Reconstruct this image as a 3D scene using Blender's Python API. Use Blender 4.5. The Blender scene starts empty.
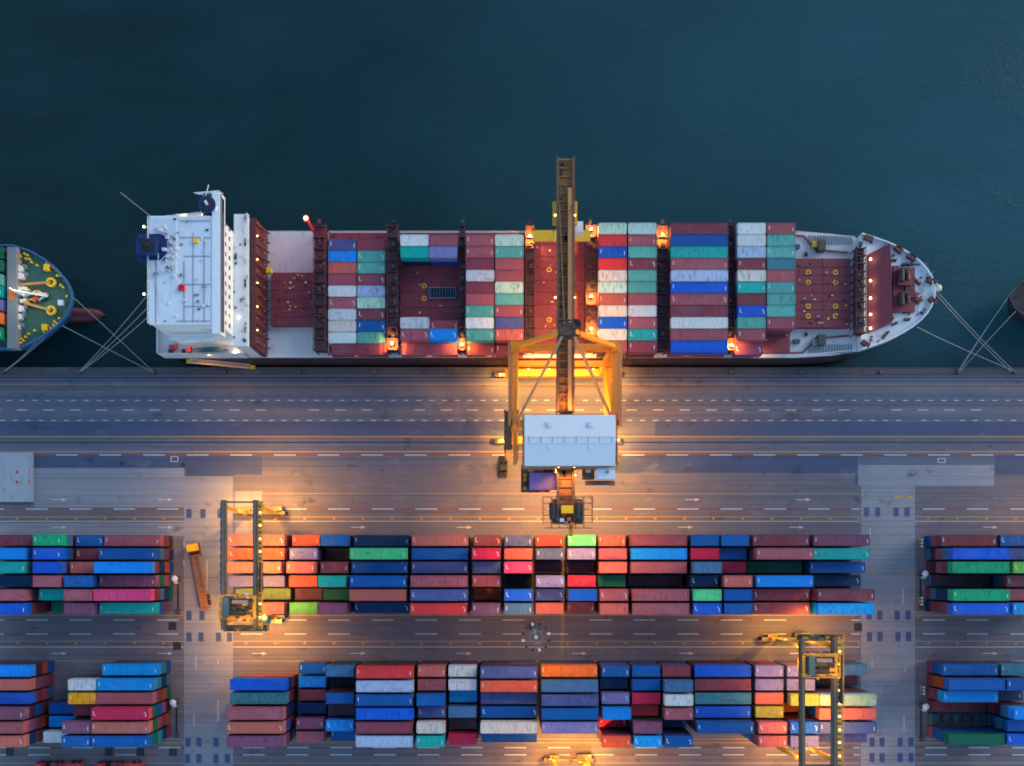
import bpy, math, random
from mathutils import Vector, Matrix
random.seed(7)
C = bpy.context.scene.collection
R = math.radians
F, H, VX, VY = 905.0, 207.0, 512.0, 565.0      # drone lens in pixels, height over the quay, nadir pixel

def at(px, py, z=0.0):
    k = (H - z) / F
    return Vector(((px - VX) * k, (VY - py) * k, z))
def X(px, z=0.0): return (px - VX) * (H - z) / F
def Y(py, z=0.0): return (VY - py) * (H - z) / F

# ------------------------------------------------------------------ camera, sky, sun, exposure
cam = bpy.data.objects.new('camera', bpy.data.cameras.new('camera'))
C.objects.link(cam)
cam.location = (0, 0, H)
cam.data.sensor_width = 36
cam.data.lens = F / 1024 * 36
cam.data.shift_y = (VY - 383) / 1024
cam.data.clip_end = 20000
cam.data.clip_start = 1
S = bpy.context.scene
S.camera = cam
W = bpy.data.worlds.new('World'); S.world = W; W.use_nodes = True
nt = W.node_tree
sky = nt.nodes.new('ShaderNodeTexSky'); sky.sky_type = 'NISHITA'; sky.sun_disc = False
SUN_EL, SUN_ROT = R(5), R(60)
sky.sun_elevation = SUN_EL; sky.sun_rotation = SUN_ROT; sky.dust_density = .8; sky.ozone_density = 1.8
nt.links.new(sky.outputs[0], nt.nodes['Background'].inputs[0])
nt.nodes['Background'].inputs[1].default_value = 0.15
sl = bpy.data.lights.new('sun', 'SUN'); sl.energy = 0.22; sl.angle = R(25); sl.color = (1, .86, .72)
sun = bpy.data.objects.new('sun', sl); C.objects.link(sun)
d = Vector((math.sin(SUN_ROT) * math.cos(R(28)), math.cos(SUN_ROT) * math.cos(R(28)), math.sin(R(28))))
sun.rotation_euler = d.to_track_quat('Z', 'Y').to_euler()
S.view_settings.view_transform = 'Standard'; S.view_settings.look = 'None'
S.view_settings.exposure = 2.1; S.view_settings.gamma = 1
S.cycles.use_denoising = True; S.cycles.filter_width = 1.8
LAMP = 1.08                                        # master level of the sodium lamps
SODIUM = (1.0, .41, .06)

# ------------------------------------------------------------------ materials
def lin(c):
    return tuple((v / 255 / 12.92 if v / 255 < .04045 else ((v / 255 + .055) / 1.055) ** 2.4) for v in c[:3])
MATS = {}
class NT:
    def __init__(s, name):
        s.m = bpy.data.materials.new(name); s.m.use_nodes = True; s.t = s.m.node_tree
        s.b = s.t.nodes['Principled BSDF']; MATS[name] = s.m
    def n(s, typ, ins=None, **kw):
        nd = s.t.nodes.new('ShaderNode' + typ)
        for k, v in kw.items(): setattr(nd, k, v)
        for k, v in (ins or {}).items(): s.put(nd.inputs[k], v)
        return nd
    def put(s, sock, v):
        if isinstance(v, bpy.types.NodeSocket): s.t.links.new(v, sock)
        elif isinstance(v, (tuple, list)) and len(v) == 3 and sock.type == 'RGBA': sock.default_value = (*v, 1)
        else: sock.default_value = v
    def noise(s, vec, scale, detail=4, rough=.55):
        return s.n('TexNoise', {'Vector': vec, 'Scale': scale, 'Detail': detail, 'Roughness': rough}).outputs[0]
    def ramp(s, v, lo, hi, a=0., b=1.):
        return s.n('MapRange', {0: v, 1: lo, 2: hi, 3: a, 4: b}).outputs[0]
    def mix(s, f, a, b, blend='MIX'):
        nd = s.n('Mix', data_type='RGBA', blend_type=blend)
        s.put(nd.inputs[0], f); s.put(nd.inputs[6], a); s.put(nd.inputs[7], b)
        return nd.outputs[2]
    def math(s, op, a, b=0.):
        return s.n('Math', {0: a, 1: b}, operation=op).outputs[0]
    def map(s, vec, scale, loc=(0, 0, 0)):
        return s.n('Mapping', {'Vector': vec, 'Scale': scale, 'Location': loc}).outputs[0]
    def fin(s, col, rough=.6, metal=0., bump=None, bs=.3, dist=.05):
        s.put(s.b.inputs['Base Color'], col); s.put(s.b.inputs['Roughness'], rough); s.b.inputs['Metallic'].default_value = metal
        if bump is not None:
            bp = s.n('Bump', {'Height': bump, 'Strength': bs, 'Distance': dist}); s.put(s.b.inputs['Normal'], bp.outputs[0])
        return s.m

def plain(name, c, rough=.55, metal=0., var=.25, scale=.6, dirt=(60, 50, 45), dirt_amt=.35):
    """painted or bare surface with uneven wear"""
    if name in MATS: return MATS[name]
    t = NT(name); v = t.n('TexCoord').outputs['Object']; base = lin(c)
    n1 = t.noise(v, scale); n2 = t.noise(t.map(v, (1.7, .5, 1.)), scale * 3.2, 6)
    col = t.mix(t.ramp(n1, .3, .75, 0, var), base, tuple(min(1, x * 1.25 + .03) for x in base))
    col = t.mix(t.ramp(n2, .56, .78, 0, dirt_amt), col, lin(dirt))
    return t.fin(col, t.ramp(n2, .3, .7, rough - .1, rough + .15), metal, n2, .12)

def emit(name, c, power):
    if name in MATS: return MATS[name]
    t = NT(name); t.b.inputs['Base Color'].default_value = (.8, .7, .5, 1)
    t.b.inputs['Emission Color'].default_value = (*c, 1); t.b.inputs['Emission Strength'].default_value = power
    return t.m

def paint(name, attr=False):
    """container paint: own colour of each container, faded, streaked, rusty; corrugated"""
    t = NT(name); v = t.n('TexCoord').outputs['Object']; info = t.n('ObjectInfo')
    rnd = info.outputs['Random']
    if attr:
        base = t.n('VertexColor', layer_name='paint').outputs[0]; off = t.map(v, (1, 1, 1))
    else:
        base = info.outputs['Color']
        cmb = t.n('CombineXYZ', {0: t.math('MULTIPLY', rnd, 317.), 1: t.math('MULTIPLY', rnd, 91.), 2: 0.}).outputs[0]
        off = t.n('VectorMath', {0: v, 1: cmb}, operation='ADD').outputs[0]
    chalk = t.mix(.14, base, lin((125, 160, 185)))
    t.b.inputs['Specular IOR Level'].default_value = .22
    n1 = t.noise(off, .28, 3)
    fade = t.math('MULTIPLY', t.ramp(n1, .38, .72, 0, .8), t.ramp(rnd, 0, 1, .1, 1.0))
    col = t.mix(fade, base, chalk)
    n2 = t.noise(t.map(off, (2.2, .5, 1.)), 1.1, 6)
    n2b = t.noise(off, 4.5, 5, .7)
    grime = t.math('MULTIPLY', t.ramp(n2, .5, .68, 0, .6), t.ramp(t.math('FRACT', t.math('MULTIPLY', rnd, 7.3)), 0, 1, .25, 1.0))
    pt = t.noise(t.map(off, (.35, .9, 1.), (5, 2, 0)), 1.3, 2); col = t.mix(t.math('MULTIPLY', t.ramp(pt, .6, .66, 0, .32), t.ramp(rnd, .3, .9)), col, lin((44, 46, 62)))
    col = t.mix(grime, col, lin((38, 36, 46)))
    col = t.mix(t.ramp(n2b, .68, .76, 0, .6), col, lin((105, 58, 40)))
    sx = t.n('SeparateXYZ', {0: v}).outputs[0]
    w = t.math('SINE', t.math('MULTIPLY', sx, 22.4))
    return t.fin(col, t.ramp(n2, .3, .7, .42, .62), 0, w, .35, .03)
PAINT = paint('container_paint'); PAINT_LOW = paint('stacked_paint', True)

def ground_mat(name, c, c2, streak=.35, warm=(120, 95, 85)):
    t = NT(name); v = t.n('TexCoord').outputs['Object']; a, b = lin(c), lin(c2)
    st = t.noise(t.map(v, (.012, 1.3, 1)), 1.0, 5, .65)
    st2 = t.noise(t.map(v, (.05, 2.6, 1)), 1.0, 4)
    bl = t.noise(v, .06, 5); fi = t.noise(v, 2.2, 6, .7)
    t.b.inputs['Specular IOR Level'].default_value = .3
    col = t.mix(t.ramp(bl, .32, .7), a, b)
    col = t.mix(t.ramp(st, .46, .66, 0, streak), col, tuple(x * .55 for x in a))
    col = t.mix(t.ramp(st2, .48, .66, 0, streak * .8), col, lin(warm))
    col = t.mix(t.ramp(fi, .35, .7, 0, .28), col, tuple(x * .6 for x in a))
    sp = t.noise(t.map(v, (.6, 1, 1)), .3, 5, .65)
    col = t.mix(t.ramp(sp, .6, .72, 0, .6), col, lin((44, 44, 54)))
    sp2 = t.noise(t.map(v, (.5, 1, 1), (40, 9, 0)), .21, 6, .7); col = t.mix(t.ramp(sp2, .58, .7, 0, .3), col, lin((150, 146, 150)))
    tr = t.noise(t.map(v, (.006, 3.6, 1), (3, 0, 0)), 1., 2); col = t.mix(t.ramp(tr, .56, .64, 0, .3), col, lin((52, 52, 62)))
    br = t.n('TexBrick', {'Vector': v, 'Scale': .11, 'Mortar Size': .004, 'Color1': (1, 1, 1), 'Color2': (.92, .92, .93), 'Mortar': (.84, .84, .85)})
    col = t.mix(1., col, br.outputs[0], 'MULTIPLY')
    return t.fin(col, t.ramp(fi, .3, .7, .6, .9), 0, fi, .25, .02)

def water_mat():
    t = NT('harbour_water'); v = t.n('TexCoord').outputs['Object']
    big = t.noise(t.map(v, (1, 1, 1), (3, 8, 0)), .009, 4)
    sx = t.n('SeparateXYZ', {0: v}).outputs[0]
    silt_sheen = t.math('ADD', t.math('MULTIPLY', big, .9), t.math('MULTIPLY', sx, .0034))  # random turbidity plus a sky reflection painted in, lighter toward the right
    col = t.mix(t.ramp(silt_sheen, .2, .95), lin((11, 39, 46)), lin((42, 84, 97)))
    a = t.noise(t.map(v, (1, 1.8, 1)), .35, 5, .6); b = t.noise(t.map(v, (1.5, 1, 1)), 1.6, 4)
    pa = t.noise(t.map(v, (1, 2.2, 1), (9, 1, 0)), .03, 5, .6)
    h = t.math('MULTIPLY', t.math('ADD', a, t.math('MULTIPLY', b, .5)), t.ramp(pa, .35, .65, .25, 1.15))
    col = t.mix(t.ramp(pa, .35, .7, 0, .4), col, lin((22, 62, 68)))
    t.b.inputs['IOR'].default_value = 1.33
    return t.fin(col, .12, 0, h, .5, .25)

M = dict(
    asphalt=ground_mat('asphalt', (94, 102, 126), (108, 113, 132), .5, (108, 100, 108)),
    asphalt_dark=ground_mat('dark_asphalt', (70, 83, 116), (82, 95, 126), .2, (70, 80, 108)),
    concrete=ground_mat('yard_concrete', (134, 142, 158), (152, 154, 164), .25, (124, 118, 118)),
    lane=ground_mat('worn_lane', (106, 107, 122), (122, 119, 130), .4, (112, 98, 100)),
    cope=ground_mat('quay_coping', (76, 80, 94), (92, 92, 100), .5),
    water=water_mat(),
    white_line=plain('white_road_paint', (188, 190, 194), .6, 0, .1, .8, (110, 108, 112), .75),
    red_line=plain('red_road_paint', (128, 62, 52), .6, 0, .1, .8, (90, 80, 84), .7),
    yellow_line=plain('yellow_road_paint', (186, 142, 76), .6, 0, .1, .8, (110, 98, 92), .8),
    blue_pad=plain('blue_steel_pad', (58, 72, 120), .5, 0, .3, .5, (80, 84, 110), .5),
    dark_iron=plain('dark_iron', (34, 34, 44), .6, .2),
    black=plain('black_rubber', (22, 22, 25), .8, 0, .2),
    house_roof=plain('deckhouse_roof_paint', (202, 213, 230), .45, 0, .2, .12, (128, 136, 150), .6),
    white=plain('white_paint', (214, 221, 231), .45, 0, .15, .25, (165, 155, 150), .35),
    roof_white=plain('white_roof_sheet', (204, 214, 230), .4, 0, .1, .2, (190, 195, 200), .3),
    off_white=plain('weathered_white_deck', (196, 196, 204), .55, 0, .2, .25, (150, 120, 115), .45),
    maroon=plain('maroon_deck_paint', (120, 42, 58), .55, 0, .25, .3, (80, 45, 55), .5),
    maroon_d=plain('dark_maroon_paint', (84, 34, 46), .55, 0, .25, .4, (45, 35, 40), .6),
    hull_red=plain('hull_maroon_paint', (88, 34, 44), .5, 0, .2, .2, (50, 40, 45), .5),
    hull_blue=plain('hull_blue_paint', (52, 98, 150), .45, 0, .2, .3, (60, 70, 80), .4),
    hull_dark=plain('hull_black_paint', (24, 28, 44), .5),
    green_deck=plain('green_deck_paint', (44, 92, 82), .55, 0, .3, .3, (70, 75, 65), .4),
    grey=plain('grey_steel', (120, 125, 132), .5, .1),
    grey_d=plain('dark_grey_steel', (62, 62, 70), .55, .1),
    grating=plain('walkway_grating', (108, 88, 66), .65, .1),
    crane=plain('crane_orange_paint', (232, 140, 30), .45, 0, .2, .4, (130, 80, 40), .4),
    crane_y=plain('crane_yellow_paint', (215, 170, 40), .45, 0, .2, .4, (110, 85, 45), .5),
    rtg=plain('weathered_yellow_paint', (196, 152, 56), .5, 0, .25, .5, (92, 80, 58), .7), rtg_d=plain('dusty_olive_girder', (88, 84, 72), .6, 0, .25, .5, (56, 54, 56), .6),
    trailer=plain('rusty_orange_chassis', (138, 88, 48), .6, 0, .25, .7, (80, 60, 50), .6),
    hull_deep=plain('deep_maroon_hull_paint', (48, 28, 36), .5, 0, .25, .2, (30, 28, 34), .6),  # near-black maroon over the whole hull
    plum_d=plain('dark_plum_walkway', (66, 40, 54), .65, 0, .25, .6, (38, 32, 42), .6), car=plain('black_car_paint', (12, 13, 18), .3), boomdeck=plain('boom_deck_brown', (158, 106, 60), .6, 0, .25, .7, (72, 56, 46), .6),
    boom=plain('boom_brown_paint', (104, 74, 56), .6, 0, .2, .6, (55, 45, 42), .5),
    pipe=plain('conduit_tan_paint', (190, 132, 82), .5),
    teal=plain('teal_machinery_paint', (34, 82, 98), .5),
    navy=plain('navy_funnel_paint', (12, 42, 96), .45, 0, .2, .5, (16, 20, 38), .5),
    red=plain('red_paint', (190, 40, 50), .5),
    orange=plain('orange_paint', (225, 110, 40), .5, 0, .2, .6, (110, 70, 50), .5),
    yellow=plain('yellow_paint', (240, 186, 20), .45, 0, .15, .6, (140, 110, 50), .3),
    rope=plain('mooring_rope_fibre', (150, 152, 150), .8, 0, .1),
    glass=plain('dark_window_glass', (26, 32, 44), .12, 0, .05),
    rusty=plain('rusty_grey_plate', (150, 160, 174), .6, .05, .3, .35, (150, 98, 66), .9),
    mark=plain('white_container_lettering', (205, 205, 210), .6, 0, .1, 2., (150, 150, 150), .4),
    castings=plain('corner_casting_steel', (96, 92, 96), .6, .2),
    bars=plain('locking_bar_steel', (150, 150, 155), .45, .4),
    purple=plain('purple_container_paint', (140, 108, 176), .5, 0, .3, .5, (60, 50, 80), .4),
    e_sod=emit('sodium_lamp_glow', (1.0, .52, .12), 4.), e_white=emit('white_lamp_glow', (1., .82, .55), 4.), e_red=emit('red_signal_glow', (1., .08, .03), 5.),
)

# ------------------------------------------------------------------ mesh builder
class MB:
    def __init__(s): s.v = []; s.f = []; s.mi = []; s.ms = []; s.col = None
    def slot(s, m):
        if m not in s.ms: s.ms.append(m)
        return s.ms.index(m)
    def add(s, vs, fs, m):
        o = len(s.v); s.v += [tuple(v) for v in vs]; k = s.slot(m)
        for f in fs: s.f.append(tuple(i + o for i in f)); s.mi.append(k)
        return s
    def box(s, c, d, m, rz=0., rx=0.):
        x, y, z = d[0] / 2, d[1] / 2, d[2] / 2
        Mx = Matrix.Rotation(rz, 3, 'Z') @ Matrix.Rotation(rx, 3, 'X'); c = Vector(c)
        vs = [c + Mx @ Vector((a * x, b * y, e * z)) for e in (-1, 1) for b in (-1, 1) for a in (-1, 1)]
        return s.add(vs, [(0, 2, 3, 1), (4, 5, 7, 6), (0, 1, 5, 4), (2, 6, 7, 3), (0, 4, 6, 2), (1, 3, 7, 5)], m)
    def bx(s, x0, x1, y0, y1, z0, z1, m):
        return s.box(((x0 + x1) / 2, (y0 + y1) / 2, (z0 + z1) / 2), (abs(x1 - x0), abs(y1 - y0), abs(z1 - z0)), m)
    def bar(s, a, b, w, h, m):
        a, b = Vector(a), Vector(b); d = (b - a); L = d.length; d.normalize()
        up = Vector((0, 0, 1)) if abs(d.z) < .95 else Vector((0, 1, 0))
        sd = d.cross(up).normalized(); up = sd.cross(d)
        vs = [p + sd * i * w / 2 + up * j * h / 2 for p in (a, b) for i, j in ((-1, -1), (1, -1), (1, 1), (-1, 1))]
        return s.add(vs, [(0, 3, 2, 1), (4, 5, 6, 7), (0, 1, 5, 4), (1, 2, 6, 5), (2, 3, 7, 6), (3, 0, 4, 7)], m)
    def cyl(s, a, b, r, m, n=10, r2=None):
        a, b = Vector(a), Vector(b); d = (b - a).normalized(); r2 = r if r2 is None else r2
        u = d.orthogonal().normalized(); w = d.cross(u)
        vs = [p + (u * math.cos(6.2832 * i / n) + w * math.sin(6.2832 * i / n)) * q for p, q in ((a, r), (b, r2)) for i in range(n)]
        fs = [(i, (i + 1) % n, n + (i + 1) % n, n + i) for i in range(n)] + [tuple(range(n - 1, -1, -1)), tuple(range(n, 2 * n))]
        return s.add(vs, fs, m)
    def ring(s, c, r, w, h, m, n=16):
        c = Vector(c); vs = []
        for i in range(n):
            a = 6.2832 * i / n
            for q, z in ((r - w, 0), (r + w, 0), (r + w, h), (r - w, h)): vs.append(c + Vector((math.cos(a) * q, math.sin(a) * q, z)))
        fs = []
        for i in range(n):
            for k in range(4):
                fs.append((4 * i + k, 4 * i + (k + 1) % 4, 4 * ((i + 1) % n) + (k + 1) % 4, 4 * ((i + 1) % n) + k))
        return s.add(vs, fs, m)
    def dome(s, c, r, m, n=10, k=5, hz=1., full=False):
        c = Vector(c); vs = []; lo = -k if full else 0
        for j in range(lo, k + 1):
            t = 1.5708 * j / k
            for i in range(n):
                a = 6.2832 * i / n; q = max(math.cos(t), 1e-3) * r
                vs.append(c + Vector((math.cos(a) * q, math.sin(a) * q, math.sin(t) * r * hz)))
        rows = k - lo
        fs = [(j * n + i, j * n + (i + 1) % n, (j + 1) * n + (i + 1) % n, (j + 1) * n + i) for j in range(rows) for i in range(n)]
        return s.add(vs, fs, m)
    def prism(s, pts, z0, z1, m, inset=None):
        n = len(pts); lo = inset or pts
        vs = [(p[0], p[1], z0) for p in lo] + [(p[0], p[1], z1) for p in pts]
        fs = [(i, (i + 1) % n, n + (i + 1) % n, n + i) for i in range(n)] + [tuple(range(n - 1, -1, -1)), tuple(range(n, 2 * n))]
        return s.add(vs, fs, m)
    def rail(s, pts, h, m, r=.05, post=2.0):
        for a, b in zip(pts, pts[1:]):
            a, b = Vector(a), Vector(b)
            for q in (h, h * .55): s.bar(a + Vector((0, 0, q)), b + Vector((0, 0, q)), r, r, m)
            k = max(1, int((b - a).length / post))
            for i in range(k + 1):
                p = a.lerp(b, i / k); s.bar(p, p + Vector((0, 0, h)), r, r, m)
        return s
    def mesh(s, name):
        me = bpy.data.meshes.new(name); me.from_pydata(s.v, [], s.f)
        for m in s.ms: me.materials.append(m)
        me.polygons.foreach_set('material_index', s.mi)
        me.update(); return me
    def obj(s, name, parent=None, label=None, cat=None, group=None, kind=None, smooth=False):
        me = s.mesh(name)
        if smooth: me.polygons.foreach_set('use_smooth', [True] * len(me.polygons))
        return link(bpy.data.objects.new(name, me), parent, label, cat, group, kind)
def link(o, parent=None, label=None, cat=None, group=None, kind=None):
    C.objects.link(o)
    if parent: o.parent = parent
    return tag(o, label, cat, group, kind)
LABELS = {}
def tag(o, label=None, cat=None, group=None, kind=None):
    if label: o['label'] = label
    if cat: o['category'] = cat
    if group: o['group'] = group
    if kind: o['kind'] = kind
    return o
def empty(name, loc, rz=0., **kw):
    o = bpy.data.objects.new(name, None); o.location = loc; o.rotation_euler = (0, 0, rz); o.empty_display_size = .5
    return link(o, **kw)
def copy_tree(o, parent=None):
    c = o.copy(); C.objects.link(c)
    if parent: c.parent = parent
    for ch in o.children: copy_tree(ch, c)
    return c
def spot(parent, loc, power, angle=140, col=SODIUM, blend=.7, aim=None, r=.25):
    l = bpy.data.lights.new('lamp', 'SPOT'); l.energy = power * LAMP; l.spot_size = R(angle); l.spot_blend = blend; l.color = col; l.shadow_soft_size = r
    o = bpy.data.objects.new('lamp', l); o.location = loc
    if aim: o.rotation_euler = (-Vector(aim)).to_track_quat('Z', 'Y').to_euler()
    C.objects.link(o)
    if parent: o.parent = parent
    return o

# ------------------------------------------------------------------ water, land, quay
QY = Y(370.5)                                     # quay edge
b = MB(); b.add([(-4000, QY - 2, -3), (4000, QY - 2, -3), (4000, 6000, -3), (-4000, 6000, -3)], [(0, 1, 2, 3)], M['water']); b.obj('water', kind='structure')
b = MB(); b.add([(-4000, -4000, 0), (4000, -4000, 0), (4000, QY, 0), (-4000, QY, 0)], [(0, 1, 2, 3)], M['lane']); b.obj('ground', kind='structure')
def sheet(name, rects, m, z, kind='structure'):
    b = MB()
    for x0, x1, y0, y1 in rects:
        b.add([(X(x0), Y(y1), z), (X(x1), Y(y1), z), (X(x1), Y(y0), z), (X(x0), Y(y0), z)], [(0, 1, 2, 3)], m)
    return b.obj(name, kind=kind)
sheet('quay_road', [(-2500, 3500, 374, 467)], M['asphalt'], .006)
sheet('dark_road_strip', [(34, 186, 456, 468), (186, 234, 456, 476.2), (234, 262, 456, 474.8), (-2500, 610, 421.5, 436), (655, 3500, 421.5, 436), (610, 855, 455.5, 473), (855.2, 857.8, 455.5, 485), (995, 3500, 455.5, 475)], M['asphalt_dark'], .012)
sheet('pavement_bands', [(-2500, 3500, 407.5, 413.8), (-2500, 3500, 387, 394)], M['lane'], .013)
sheet('yard_pavement', [(34, 184, 468, 507.5), (184, 233, 476.4, 2000), (235, 262, 491.2, 534), (858, 994, 465, 486), (861, 915, 486.1, 2000), (-2500, 184, 523, 536)], M['concrete'], .014)
b = MB()
b.bx(-4000, 4000, QY - .004, QY + .6, -6, -.06, M['cope'])
qw = b.obj('quay_wall', label='long concrete quay wall along the water under the container ship', cat='quay wall')
b = MB(); b.bx(-400, 400, QY - 1.0, QY + .7, -.05, .16, M['cope']); b.obj('coping', qw)
fm = MB(); fm.bx(-.6, .6, 0, .5, -2.6, -.6, M['black']); fme = fm.mesh('fender')
for i in range(-9, 10):
    o = bpy.data.objects.new('fender', fme); o.location = (i * 12.5 + 3, QY + .61, 0); link(o, qw)

# painted markings
b = MB()
def hl(y, x0, x1, m, w=1.0, z=.022):
    w *= .85
    b.add([(X(x0), Y(y) - w / 2 / 4.372, z), (X(x1), Y(y) - w / 2 / 4.372, z), (X(x1), Y(y) + w / 2 / 4.372, z), (X(x0), Y(y) + w / 2 / 4.372, z)], [(0, 1, 2, 3)], m)
WL, RL, YL = M['white_line'], M['red_line'], M['yellow_line']
def dash(y, x0, x1, per, on, m, w=1., off=0., alt=None):
    x = x0 + off - per
    while x < x1:
        a, c = max(x, x0), min(x + on, x1)
        if c > a and random.random() > .04: hl(y, a, c, m, w)
        if alt:
            a, c = max(x + on, x0), min(x + per, x1)
            if c > a: hl(y, a, c, alt, w)
        x += per
E0, E1 = -200, 1230
dash(400.4, E0, E1, 12.8, 5, WL, .9, 2); dash(410, E0, E1, 26.5, 10.5, WL, 1.0, 5); dash(420.4, E0, E1, 12.8, 5, WL, .9, 8)
hl(384.3, E0, E1, YL, .45); hl(436.5, E0, E1, YL, .9); hl(451.7, E0, E1, YL, 1.2)
hl(377.6, E0, E1, M['dark_iron'], 1.1); hl(442.4, E0, E1, M['dark_iron'], 1.3); hl(381, E0, E1, M['cope'], 1.2); hl(405, E0, E1, M['cope'], .5)
dash(455, 34, E1, 43.6, 21.8, WL, 1.1, 22, RL)
SEG = [(E0, 184), (233, 860), (915, E1)]
for x0, x1 in SEG[:2]:
    hl(493.5, x0 if x0 > 0 else 45, x1, YL, .6)
for x0, x1 in SEG:
    dash(509, x0, x1, 43.6, 21.8, WL, 1.2, 8, RL); hl(516.8, x0, x1, YL, .8); hl(521.3, x0, x1, WL, .8)
    dash(518.6, x0, x1, 29.2, 2.6, YL, 2.0, 12)
    for y in (612.3, 615.2): hl(y, x0, x1, YL, .8)
    dash(620, x0, x1, 43.6, 21.8, WL, 1.1, 8, RL); dash(634, x0, x1, 43.6, 21.8, WL, 1.1, 8, RL)
    hl(641.3, x0, x1, YL, .8); dash(643.2, x0, x1, 29.2, 2.6, YL, 2.0, 12); hl(647, x0, x1, WL, .8)
    for y in (739.3, 742.6): hl(y, x0, x1, YL, .8)
    dash(747.6, x0, x1, 43.6, 21.8, WL, 1.2, 10, RL); dash(754.8, x0, x1, 43.6, 21.8, WL, 1.2, 10, RL); hl(763, x0, x1, YL, .8); hl(661, x0, x1, WL, .4)
def arrow(x, y):
    hl(y, x, x + 10, WL, .9)
    p, q = at(x + 10, y + 1.6), at(x + 15, y); r = at(x + 10, y - 1.6)
    b.add([(v.x, v.y, .022) for v in (p, q, r)], [(0, 1, 2)], WL)
for x in (52, 158, 685, 796): arrow(x, 499.6)
for x in (52, 158, 351, 457, 678, 789, 983): arrow(x, 527.3)
for x in (-51, 52, 158, 252, 351, 457, 572, 679, 790, 983): arrow(x, 653.4)
def vl(x, y0, y1, m=WL, w=.8):
    b.add([(X(x) - w / 8.744, Y(y1), .022), (X(x) + w / 8.744, Y(y1), .022), (X(x) + w / 8.744, Y(y0), .022), (X(x) - w / 8.744, Y(y0), .022)], [(0, 1, 2, 3)], m)
for x, y0, y1 in ((196, 655, 669), (218, 700, 722), (194, 714, 726), (870, 528, 537), (903, 588, 604), (872, 660, 668), (904, 715, 731), (218, 660, 664), (905, 668, 672), (184, 540, 548), (184, 560, 566), (207, 560, 590)): vl(x, y0, y1)
for x, y in ((183, 698.6), (868, 572), (902, 572), (868, 697), (902, 697)):       # C 8 painted in yellow
    hl(y - 2, x, x + 3, YL, .7); hl(y + 2, x, x + 3, YL, .7); vl(x + .3, y - 2, y + 2, YL, .7)
    for q in (-2, 0, 2): hl(y + q, x + 4.5, x + 7.5, YL, .7)
    vl(x + 4.8, y - 2, y + 2, YL, .7); vl(x + 7.2, y - 2, y + 2, YL, .7)
hl(497, 894, 903, YL, 3); hl(497, 907, 913, YL, 3)
for x0, x1, y0, y1 in ((171, 178, 456.5, 461.5), (938, 945, 458.5, 462.5)):
    hl(y0, x0, x1, WL, .8); hl(y1, x0, x1, WL, .8); vl(x0, y0, y1); vl(x1, y0, y1)
b.obj('road_markings', kind='structure')
b = MB()
for x, y in ((189, 513.5), (203, 513.5), (220, 513.5), (189, 615.6), (202, 615.6), (189, 637), (201, 637), (218.5, 637), (229.5, 637), (188, 742), (199, 742), (216, 742), (187.5, 758.5), (199, 758.5), (216, 758.5), (227.5, 758.5),
             (866.5, 512), (877.6, 512), (896, 512), (907, 512), (869, 615.3), (879.7, 615.3), (897, 615.3), (908, 615.3), (869.4, 636.6), (880, 636.6), (898, 636.6), (908.5, 636.6), (872, 742), (882, 742), (900, 742), (911, 742), (872, 757.5), (882, 757.5), (900, 757.5), (911, 757.5)):
    b.add([(X(x - 2.6), Y(y + 4.5), .024), (X(x + 2.6), Y(y + 4.5), .024), (X(x + 2.6), Y(y - 4.5), .024), (X(x - 2.6), Y(y - 4.5), .024)], [(0, 1, 2, 3)], M['blue_pad'])
b.obj('crossing_pads', kind='structure')

# ------------------------------------------------------------------ containers
COL = dict(maroon=(128, 58, 76), rose=(160, 82, 96), mauve=(126, 72, 104), salmon=(190, 98, 92), blue=(0, 86, 166), royal=(0, 88, 208), bright=(0, 136, 238), navy=(4, 52, 102),
           indigo=(70, 84, 148), lavender=(118, 116, 178), green=(0, 158, 112), mint=(82, 208, 136), dkgreen=(0, 104, 82), teal=(0, 165, 165), sky=(0, 152, 236), crimson=(196, 32, 78),
           hotpink=(220, 62, 122), red=(218, 58, 62), orange=(246, 122, 40), white=(208, 216, 226), cream=(220, 210, 206), black=(26, 26, 44), plum=(70, 38, 62), rust=(166, 74, 44),
           yellow=(250, 176, 12), olive=(150, 152, 66), vermil=(206, 84, 58), lime=(112, 196, 88), pale=(168, 190, 226), jade=(86, 168, 162), mintw=(190, 222, 212), steel=(66, 112, 158), purple=(92, 66, 150), greyteal=(60, 128, 150), palemint=(150, 186, 168), khaki=(150, 182, 112))
CNAME = dict(maroon='maroon', rose='dusty rose', mauve='mauve', salmon='salmon', blue='blue', royal='royal blue', bright='bright blue', navy='navy', indigo='indigo', lavender='lavender', green='green', mint='mint green',
             dkgreen='dark green', teal='teal', sky='sky blue', crimson='crimson', hotpink='hot pink', red='red', orange='orange', white='white', cream='cream', black='black', plum='dark plum', rust='rust brown',
             yellow='yellow', olive='olive yellow', vermil='orange red', lime='lime green', pale='pale blue', jade='jade', mintw='pale mint', steel='steel blue', purple='purple', greyteal='grey teal', khaki='pale green', palemint='pale mint')
LN = {40: 12.19, 20: 6.06}
BODY, ROOF, DOOR = {}, {}, None
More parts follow.
